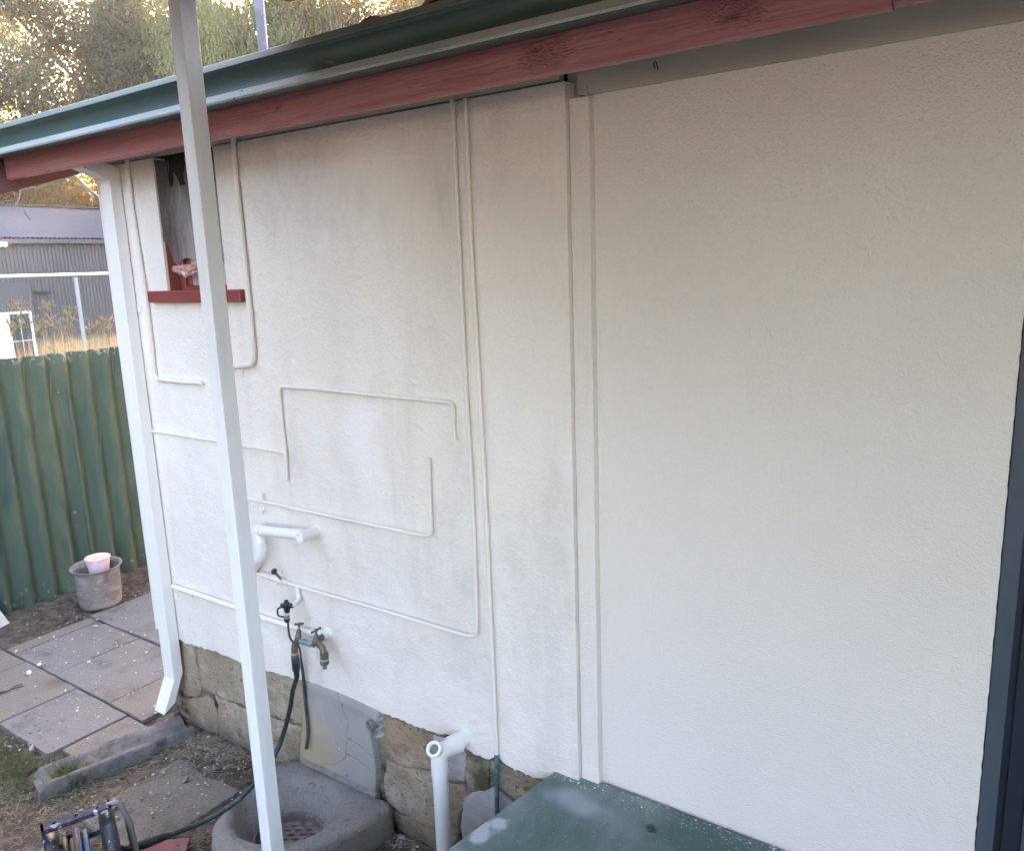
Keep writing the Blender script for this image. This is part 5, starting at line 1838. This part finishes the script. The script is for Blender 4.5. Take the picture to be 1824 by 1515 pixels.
def chips(name, spots, mtl, smin, smax, label):
    V_, F_ = [], []
    off = 0
    for (u, v, su, sv_, n) in spots:
        for _ in range(n):
            p = gp_(nr.normal(u, su), nr.normal(v, sv_))
            if not on_free_ground(p.x, p.y) or p.x < -5.45: continue
            s_ = nr.uniform(smin, smax) * (2.2 if nr.rand() < .06 else 1)
            z0 = ground_z(p.x, p.y) + s_ * .2
            if (p.y > 1.83 and p.x < -3.56) or (-5.2 < p.x < -3.68 and p.y > 1.32) or (-3.13 < p.x < -2.70 and 1.30 < p.y < 1.76): z0 = .004 + s_ * .2
            a = nr.uniform(0, 6.28)
            b = MB().obox((p.x, p.y, z0), (math.cos(a), math.sin(a), nr.uniform(-.4, .4)), (-math.sin(a), math.cos(a), nr.uniform(-.4, .4)), (nr.uniform(-.3, .3), nr.uniform(-.3, .3), 1), s_, s_ * nr.uniform(.5, .9), s_ * nr.uniform(.3, .6))
            V_ += b.v
            F_ += [tuple(i + off for i in f) for f in b.f]
            off += 8
    me_ = fast_mesh(name, np.array(V_), np.array(F_), M[mtl])
    return link(name, me_, None, kind='stuff', label=label)


chips('gravel', [(400, 1325, 35, 18, 480), (370, 1350, 50, 25, 160), (730, 1490, 30, 14, 160), (150, 1430, 70, 25, 120), (215, 1060, 30, 12, 90), (60, 1100, 60, 12, 80), (30, 1330, 40, 40, 60)],
      'pebble', .0025, .0065, 'small stones and crumbled mortar along the foot of the wall')
chips('paint_flakes', [(150, 1170, 90, 40, 60), (200, 1280, 80, 30, 40), (330, 1420, 60, 25, 40), (400, 1340, 40, 20, 60), (735, 1480, 22, 12, 45)],
      'white_rock', .002, .0048, 'white paint flakes dropped on the paving and soil')

# ------------------------------------------------------------------ beyond the fence
# dry grass field
pts = []
for _ in range(5200):
    x_ = -5.75 - abs(nr.normal(0, 1.3))
    y_ = nr.uniform(1.6, 5.5)
    pts.append((x_, y_, .0))
blades('dry_grass', pts, 'dry_grass', 1.35, 1.80, .005, (.02, .22), 3, label='tall dry straw-coloured grass behind the green fence')
pts = []
for _ in range(9000):
    x_ = nr.uniform(-29, -8)
    y_ = nr.uniform(1.5, 4.5) + (-x_) * .42 * nr.uniform(.7, 1.3)
    pts.append((x_, y_, 0.0))
blades('dry_grass', pts, 'dry_grass', .15, .45, .010, (.1, .8), 2, label='low dry grass covering the ground in front of the shed')

# seeding weeds, each a plant of its own
weeds = [(25, 632, 22, 543, 'tallest seeding weed of the left pair, over the white-framed glass'), (40, 630, 38, 535, 'seeding weed in front of the white-framed glass, right of the left pair'),
         (72, 628, 66, 568, 'arching dry weed just right of the white-framed glass'), (98, 628, 88, 541, 'tall wild oat weed with a drooping seed head left of centre'),
         (116, 626, 124, 548, 'bushy wild oat weed with two seed heads next to the grey post'), (160, 622, 176, 575, 'low spreading weed right of the grey post'),
         (196, 620, 190, 568, 'weed half hidden by the downpipe')]
for k, (u, v, ut, vt, lab) in enumerate(weeds):
    xw = -5.95 - .1 * (k % 3)
    b0 = on_x(u, v, xw)
    tp = on_x(ut, vt, xw)
    r_ = random.Random(k + 50)
    mb = MB()
    P = spline([Vector((b0.x, b0.y, .0)), b0, b0.lerp(tp, .5) + Vector((0, r_.uniform(-.01, .01), .01)), tp, tp + Vector((0, (.05 if ut >= u else -.05), -.03))], 5)
    mb.tube(P, [.0025] * (len(P) - 4) + [.0015] * 4, 5)
    W_ = thing('weed', lab, 'weed', Vector((b0.x, b0.y, 0)), 'seeding weeds behind the green fence')
    mb.build('stem', M['weed'], W_)
    mb = MB()
    for j in range(46):
        t = r_.uniform(.42, 1.0)
        p = P[int(t * (len(P) - 1))]
        ln_ = r_.uniform(.02, .055)
        a_ = r_.uniform(0, 6.28)
        q = p + Vector((math.cos(a_) * ln_, math.sin(a_) * ln_, -ln_ * r_.uniform(-.5, .8)))
        mb.tube([p, q], [.0008, .0008], 3, caps=False)
        mb.lathe([(.0005, -.012), (.0035, -.004), (.0028, .004), (.0004, .012)], q, (r_.uniform(-.4, .4), r_.uniform(-.4, .4), -1), 5)
    for j in range(10):
        t = r_.uniform(.3, .7)
        p = P[int(t * (len(P) - 1))]
        a_ = r_.uniform(0, 6.28)
        L_ = r_.uniform(.06, .14)
        q = p + Vector((math.cos(a_) * L_ * .6, math.sin(a_) * L_ * .6, L_ * .6))
        e2 = q + Vector((math.cos(a_) * L_ * .5, math.sin(a_) * L_ * .5, -L_ * .3))
        sd = Vector((-math.sin(a_), math.cos(a_), 0)) * .004
        mb.add([p - sd, p + sd, q + sd, q - sd, e2], [(0, 1, 2, 3), (3, 2, 4)])
    mb.build('seed_head', M['weed'], W_)

# shed
SX = -30.0
shed = thing('shed', 'long grey corrugated steel shed beyond the fence', 'shed', (SX, 15, 0))


def sx(u, v, x=SX):
    return on_x(u, v, x)


ez = sx(100, 424.5).z
y_a, y_b = 4.0, 26.0
RXG = -34.5
rz = on_x(100, 369.5, RXG).z


def corr(P0, P1, Q0, Q1, pitch_, amp, nrm_, sub=6):
    """corrugated sheet between edge P0-P1 (bottom) and Q0-Q1 (top)"""
    P0, P1, Q0, Q1, nrm_ = map(Vector, (P0, P1, Q0, Q1, nrm_))
    n = int((P1 - P0).length / pitch_ * sub)
    mb_ = MB()
    def o(i): return nrm_ * (amp * math.cos(2 * math.pi * i / sub))
    mb_.loft([[P0.lerp(P1, i / n) + o(i) for i in range(n + 1)], [Q0.lerp(Q1, i / n) + o(i) for i in range(n + 1)]], closed=False, smooth=True)
    return mb_


corr((SX, y_a, -.1), (SX, y_b, -.1), (SX, y_a, ez - .02), (SX, y_b, ez - .02), .13, .026, (1, 0, 0)).build('wall', M['shed_wall'], shed)
corr((SX + .2, y_a, ez + .01), (SX + .2, y_b, ez + .01), (RXG, y_a, rz), (RXG, y_b, rz), .15, .024, (.25, 0, 1)).build('roof', M['shed_roof'], shed)
mb = MB()
mb.add([(RXG, y_a, rz), (RXG, y_b, rz), (2 * RXG - SX, y_b, ez), (2 * RXG - SX, y_a, ez)], [(0, 1, 2, 3)])
mb.add([(2 * RXG - SX, y_a, -.1), (2 * RXG - SX, y_b, -.1), (2 * RXG - SX, y_b, ez), (2 * RXG - SX, y_a, ez)], [(0, 1, 2, 3)])
for y_ in (y_a, y_b):
    mb.add([(SX, y_, -.1), (2 * RXG - SX, y_, -.1), (2 * RXG - SX, y_, ez), (RXG, y_, rz), (SX, y_, ez)], [(0, 1, 2, 3, 4)])
mb.build('rear_walls', M['shed_wall'], shed)
MB().box(SX + .06, SX + .22, y_a, y_b, sx(100, 433).z - .02, ez - .03).build('gutter', M['shed_trim'], shed)
MB().box(RXG - .2, RXG + .14, y_a, y_b, rz + .012, rz + .07).build('ridge_cap', M['shed_trim'], shed)
yd = sx(45, 502).y
MB().box(SX + .02, SX + .05, 6, yd, -.1, sx(40, 502).z).build('door', M['shed_door'], shed)
MB().box(SX + .02, SX + .06, yd + .001, yd + .10, -.1, sx(40, 499).z).build('door_jamb', M['shed_trim'], shed)
ya_, yb_ = sx(57, 520).y, sx(89, 520).y
zz = sx(72, 520).z
MB().box(SX + .02, SX + .10, ya_, yb_, zz - .05, zz - .015).box(SX + .02, SX + .10, ya_ + .01, yb_ - .01, zz + .0, zz + .03).build('wall_rail', M['green_metal'], shed)
# security lights
for k, (u, v) in enumerate(((1, 435), (9, 435))):
    c = sx(u, v, SX + .25)
    sl_ = thing('floodlight', ('left' if k == 0 else 'right') + ' white floodlight of the pair under the shed eave', 'floodlight', c, 'twin floodlights under the shed eave')
    MB().lathe([(.05, -.08), (.085, -.03), (.095, .05), (.08, .055), (.06, .03)], c, (.5, -.6 if k else .5, -.5), 14).build('head', M['white_metal'], sl_)
    MB().tube([c + Vector((-.22, 0, .06)), c], .018, 8).build('arm', M['white_metal'], sl_)

# white rail on a grey post
GX = -24.0
ra, rb_, rc_ = on_x(-90, 494.5, GX), on_x(300, 484, GX), on_x(134, 492, GX)
ral = thing('rail_frame', 'long white rail carried on a grey steel post in front of the shed', 'rail', (GX, rc_.y, 0))
MB().tube([ra, rb_], .045, 12).build('rail', M['white_metal'], ral)
MB().tube([(GX, rc_.y, -.1), (GX, rc_.y, rc_.z - .03)], .055, 12).build('post', M['dull_galv'], ral)
MB().tube([(GX, ra.y + .1, -.1), (GX, ra.y + .1, ra.z)], .055, 12).build('post', M['galv'], ral)

# white framed glass leaning
WX = -22.0
f0, f1 = on_x(10, 556, WX), on_x(55, 556, WX)
gl = thing('window_frame', 'white-framed dark glass window standing in the dry grass in front of the shed', 'window frame', (WX, f0.y, 0))
zt_ = f0.z
zl_ = -.05
mb = MB()
mb.box(WX - .02, WX + .02, f0.y, f0.y + .06, zl_, zt_)
mb.box(WX - .02, WX + .02, f1.y - .06, f1.y, zl_, zt_)
mb.box(WX - .02, WX + .02, f0.y + .06, f1.y - .06, zt_ - .06, zt_)
mb.build('frame', M['white_metal'], gl)
mb = MB()
mb.box(WX - .012, WX + .014, f0.y + .06, f1.y - .06, (zt_ + zl_) / 2 - .02, (zt_ + zl_) / 2 + .0)
mb.box(WX - .012, WX + .013, (f0.y + f1.y) / 2 - .008, (f0.y + f1.y) / 2 + .008, zl_, zt_ - .06)
mb.build('glazing_bar', M['galv'], gl)
MB().box(WX - .006, WX + .006, f0.y + .061, f1.y - .061, zl_, zt_ - .061).build('glass', M['dark_glass'], gl)
f2 = on_x(-14, 558, WX + .4)
wp_ = MB().box(WX + .38, WX + .42, f2.y, on_x(9, 558, WX + .4).y, -.05, on_x(0, 557, WX + .4).z).build('panel', M['white_metal'])
tag(wp_, 'white painted panel standing left of the white-framed glass', 'panel')

# ------------------------------------------------------------------ trees
def limb(mb_, p, q, r0_, r1_, r_, bend=.12, n=6):
    P_ = []
    L_ = (q - p).length
    off = Vector((r_.uniform(-1, 1), r_.uniform(-1, 1), r_.uniform(-.3, .8))) * L_ * bend
    for i in range(n + 1):
        t = i / n
        P_.append(p.lerp(q, t) + off * math.sin(math.pi * t) + Vector((r_.uniform(-1, 1), r_.uniform(-1, 1), r_.uniform(-1, 1))) * L_ * .012)
    mb_.tube(P_, [r0_ + (r1_ - r0_) * i / n for i in range(n + 1)], 7, caps=False)
    return P_


def leaves(name, centres, n_per, spread, ll, lw, mtl, parent, seed, droop=.7, ragged=1.0):
    rs = np.random.RandomState(seed)
    C_ = np.repeat(np.array(centres), n_per, 0)
    n = len(C_)
    g = rs.normal(0, 1, (n, 3))
    sp_ = np.array(spread)
    P_ = C_ + g * sp_ * rs.uniform(.35, 1.0, (n, 1)) * ragged
    d_ = rs.normal(0, 1, (n, 3)) * np.array([.6, .6, .45])
    d_[:, 2] -= droop
    d_ /= np.linalg.norm(d_, axis=1, keepdims=True)
    s_ = np.cross(d_, rs.normal(0, 1, (n, 3)))
    s_ /= np.linalg.norm(s_, axis=1, keepdims=True) + 1e-9
    L_ = rs.uniform(.6, 1.3, (n, 1)) * ll
    W_ = rs.uniform(.7, 1.3, (n, 1)) * lw
    a = P_
    b = P_ + d_ * L_ * .45 + s_ * W_
    c_ = P_ + d_ * L_
    e_ = P_ + d_ * L_ * .45 - s_ * W_
    V_ = np.stack([a, b, c_, e_], 1).reshape(-1, 3)
    F_ = np.arange(n * 4).reshape(-1, 4)
    me_ = fast_mesh(name, V_, F_, M[mtl])
    return link(name, me_, parent)


def tree(label, base, h, crown_r, mtl, seed, trunk_r=.3, clumps=260, n_per=120, clump=(.55, .55, .6), ll=.20, lw=.022, low=.30, droop=.7, lean=(0, 0), name='gum_tree', squash=1.0,
         fill=1.0):
    r_ = random.Random(seed)
    base = Vector(base)
    t_ = thing(name, label, 'tree', base, 'trees beyond the shed')
    mb_ = MB()
    topz = h * .62
    T = Vector((base.x + lean[0], base.y + lean[1], topz))
    tr = limb(mb_, base, T, trunk_r, trunk_r * .45, r_, .05, 10)
    cents = []
    n_l = 15
    for k in range(n_l):
        t = .28 + .70 * k / n_l
        p = tr[min(len(tr) - 1, int(t * (len(tr) - 1)))]
        a_ = k * 2.4 + r_.uniform(-.4, .4)
        rr_ = crown_r * r_.uniform(.55, 1.0) * (1 - .25 * t)
        q = Vector((p.x + math.cos(a_) * rr_, p.y + math.sin(a_) * rr_, p.z + r_.uniform(.10, .42) * h * (.5 + t * .5)))
        L1 = limb(mb_, p, q, trunk_r * .42 * (1 - .4 * t), trunk_r * .10, r_, .10, 7)
        for j in range(6):
            s = L1[r_.randint(2, 7)]
            e_ = s + Vector((r_.uniform(-1, 1), r_.uniform(-1, 1), r_.uniform(-.45, .75))).normalized() * crown_r * r_.uniform(.18, .45)
            L2 = limb(mb_, s, e_, trunk_r * .12, trunk_r * .03, r_, .12, 4)
            cents += [L2[-1], L2[-2], L2[2]]
        cents += [L1[-1], L1[-2]]
    mb_.build('trunk', M['bark'], t_)
    C_ = []
    while len(C_) < clumps:
        c0 = r_.choice(cents)
        v_ = c0 + Vector((r_.gauss(0, .5), r_.gauss(0, .5), r_.gauss(-.15, .5))) * crown_r * .16 * fill
        if v_.z > low * h:
            C_.append(tuple(v_))
    leaves('crown', C_, n_per, clump, ll, lw, mtl, t_, seed + 7, droop)
    return t_


def at_dir(u, dist):
    d_ = ray(u, 420)
    l_ = math.hypot(d_.x, d_.y)
    return (d_.x / l_ * dist, d_.y / l_ * dist, -.1)


tree('sparse spreading gum with bare limbs against bright sky, leftmost of the trees', at_dir(-60, 39), 19, 7.0, 'leaf_grey', 3, .38, 460, 170, (.6, .6, .6), .24, .028, .43)
tree('big dense grey-green gum behind the shed, left of the white post', at_dir(250, 41), 21, 5.6, 'leaf_grey', 8, .42, 620, 190, (.6, .6, .7), .26, .028, .40)
tree('drooping green willow-like tree right of the white post', at_dir(480, 34), 18, 4.8, 'leaf_green', 12, .35, 900, 190, (.45, .45, .9), .28, .026, .16, droop=1.6, name='peppermint_tree')
tree('golden sunlit tree showing above the middle of the gutter', at_dir(610, 33), 18, 2.8, 'leaf_sunlit', 19, .28, 220, 120, (.45, .45, .55), .22, .03, .2)
tree('olive gum above the gutter, furthest right of the trees', at_dir(735, 36), 19, 4.2, 'leaf_mid', 23, .3, 620, 170, (.5, .5, .6), .24, .028, .2)
tree('low sunlit golden bushy tree just behind the shed roof on the left', at_dir(30, 46), 11, 3.6, 'leaf_sunlit', 31, .22, 230, 130, (.55, .55, .5), .24, .034, .42)
tree('low sunlit golden bushy tree behind the shed roof next to the downpipe', at_dir(140, 47), 11, 3.4, 'leaf_sunlit', 37, .22, 230, 130, (.55, .55, .5), .24, .034, .42)
tree('thin gum in the gap between the dense gum and the drooping tree', at_dir(365, 50), 21, 4.4, 'leaf_mid', 41, .28, 460, 150, (.6, .6, .6), .28, .032, .12)

# unseen fence and trees added to block and bounce light at the wall

unseen_fence = thing('fence', 'added brown timber paling fence, unseen behind the camera', 'fence', (0, -6.0, 0))
pme = MB().bbox(-.07, .07, -.008, .008, 0, 1.8, .003).mesh('paling', M['wood_fence'])
for i in range(90):
    o = link('paling', pme, unseen_fence)
    o.matrix_parent_inverse = Matrix()
    o.location = (-5.5 + i * .15, .010 * (i % 2), .01 * ((i * 7) % 5))
for z_ in (.4, 1.4):
    MB().box(-5.6, 8.0, -6.06, -6.012, z_, z_ + .08).build('fence_rail', M['wood_fence'], unseen_fence)
for k, (x_, y_, h_) in enumerate(((-11.0, -.6, 10.5), (-10.0, -6.0, 10.0), (-9.6, -3.0, 8.5))):  # unseen gums added to block low light from the left
    tree(('added unseen leafy gum just beyond the green fence, nearer the house', 'added unseen leafy gum beyond the green fence at the back corner of the yard', 'added unseen shorter leafy gum between the two taller ones beyond the green fence')[k], (x_, y_, -.1), h_, 3.4, 'leaf_mid', 60 + k, .2, 300, 100, (.5, .5, .5), .30, .07, .08)

for k, x_ in enumerate((-4.6, -2.2)):  # unseen trees added to block low light from the front
    tree('added unseen bushy tree behind the timber paling fence, %s from the green fence' % ('first', 'second', 'third', 'fourth')[k], (x_, -8.6 - .5 * (k % 2), -.1), 6.4, 2.0, 'leaf_mid', 80 + k, .14, 200, 80, (.45, .45, .45), .26, .07, .06)
# thin volume added for the lens veil and glow over the trees
flare_haze_mat = bpy.data.materials.new('flare_haze')
flare_haze_mat.use_nodes = True
hn = flare_haze_mat.node_tree
hn.nodes.clear()
h_out = hn.nodes.new('ShaderNodeOutputMaterial')
h_vol = hn.nodes.new('ShaderNodeVolumePrincipled')
h_vol.inputs['Color'].default_value = (.95, .93, .90, 1)
h_vol.inputs['Density'].default_value = .0010
h_vol.inputs['Anisotropy'].default_value = .55
hn.links.new(h_vol.outputs[0], h_out.inputs['Volume'])
MB().box(-152, 152, -152, 152, -1.6, 30).build('flare_haze', flare_haze_mat, kind='stuff')
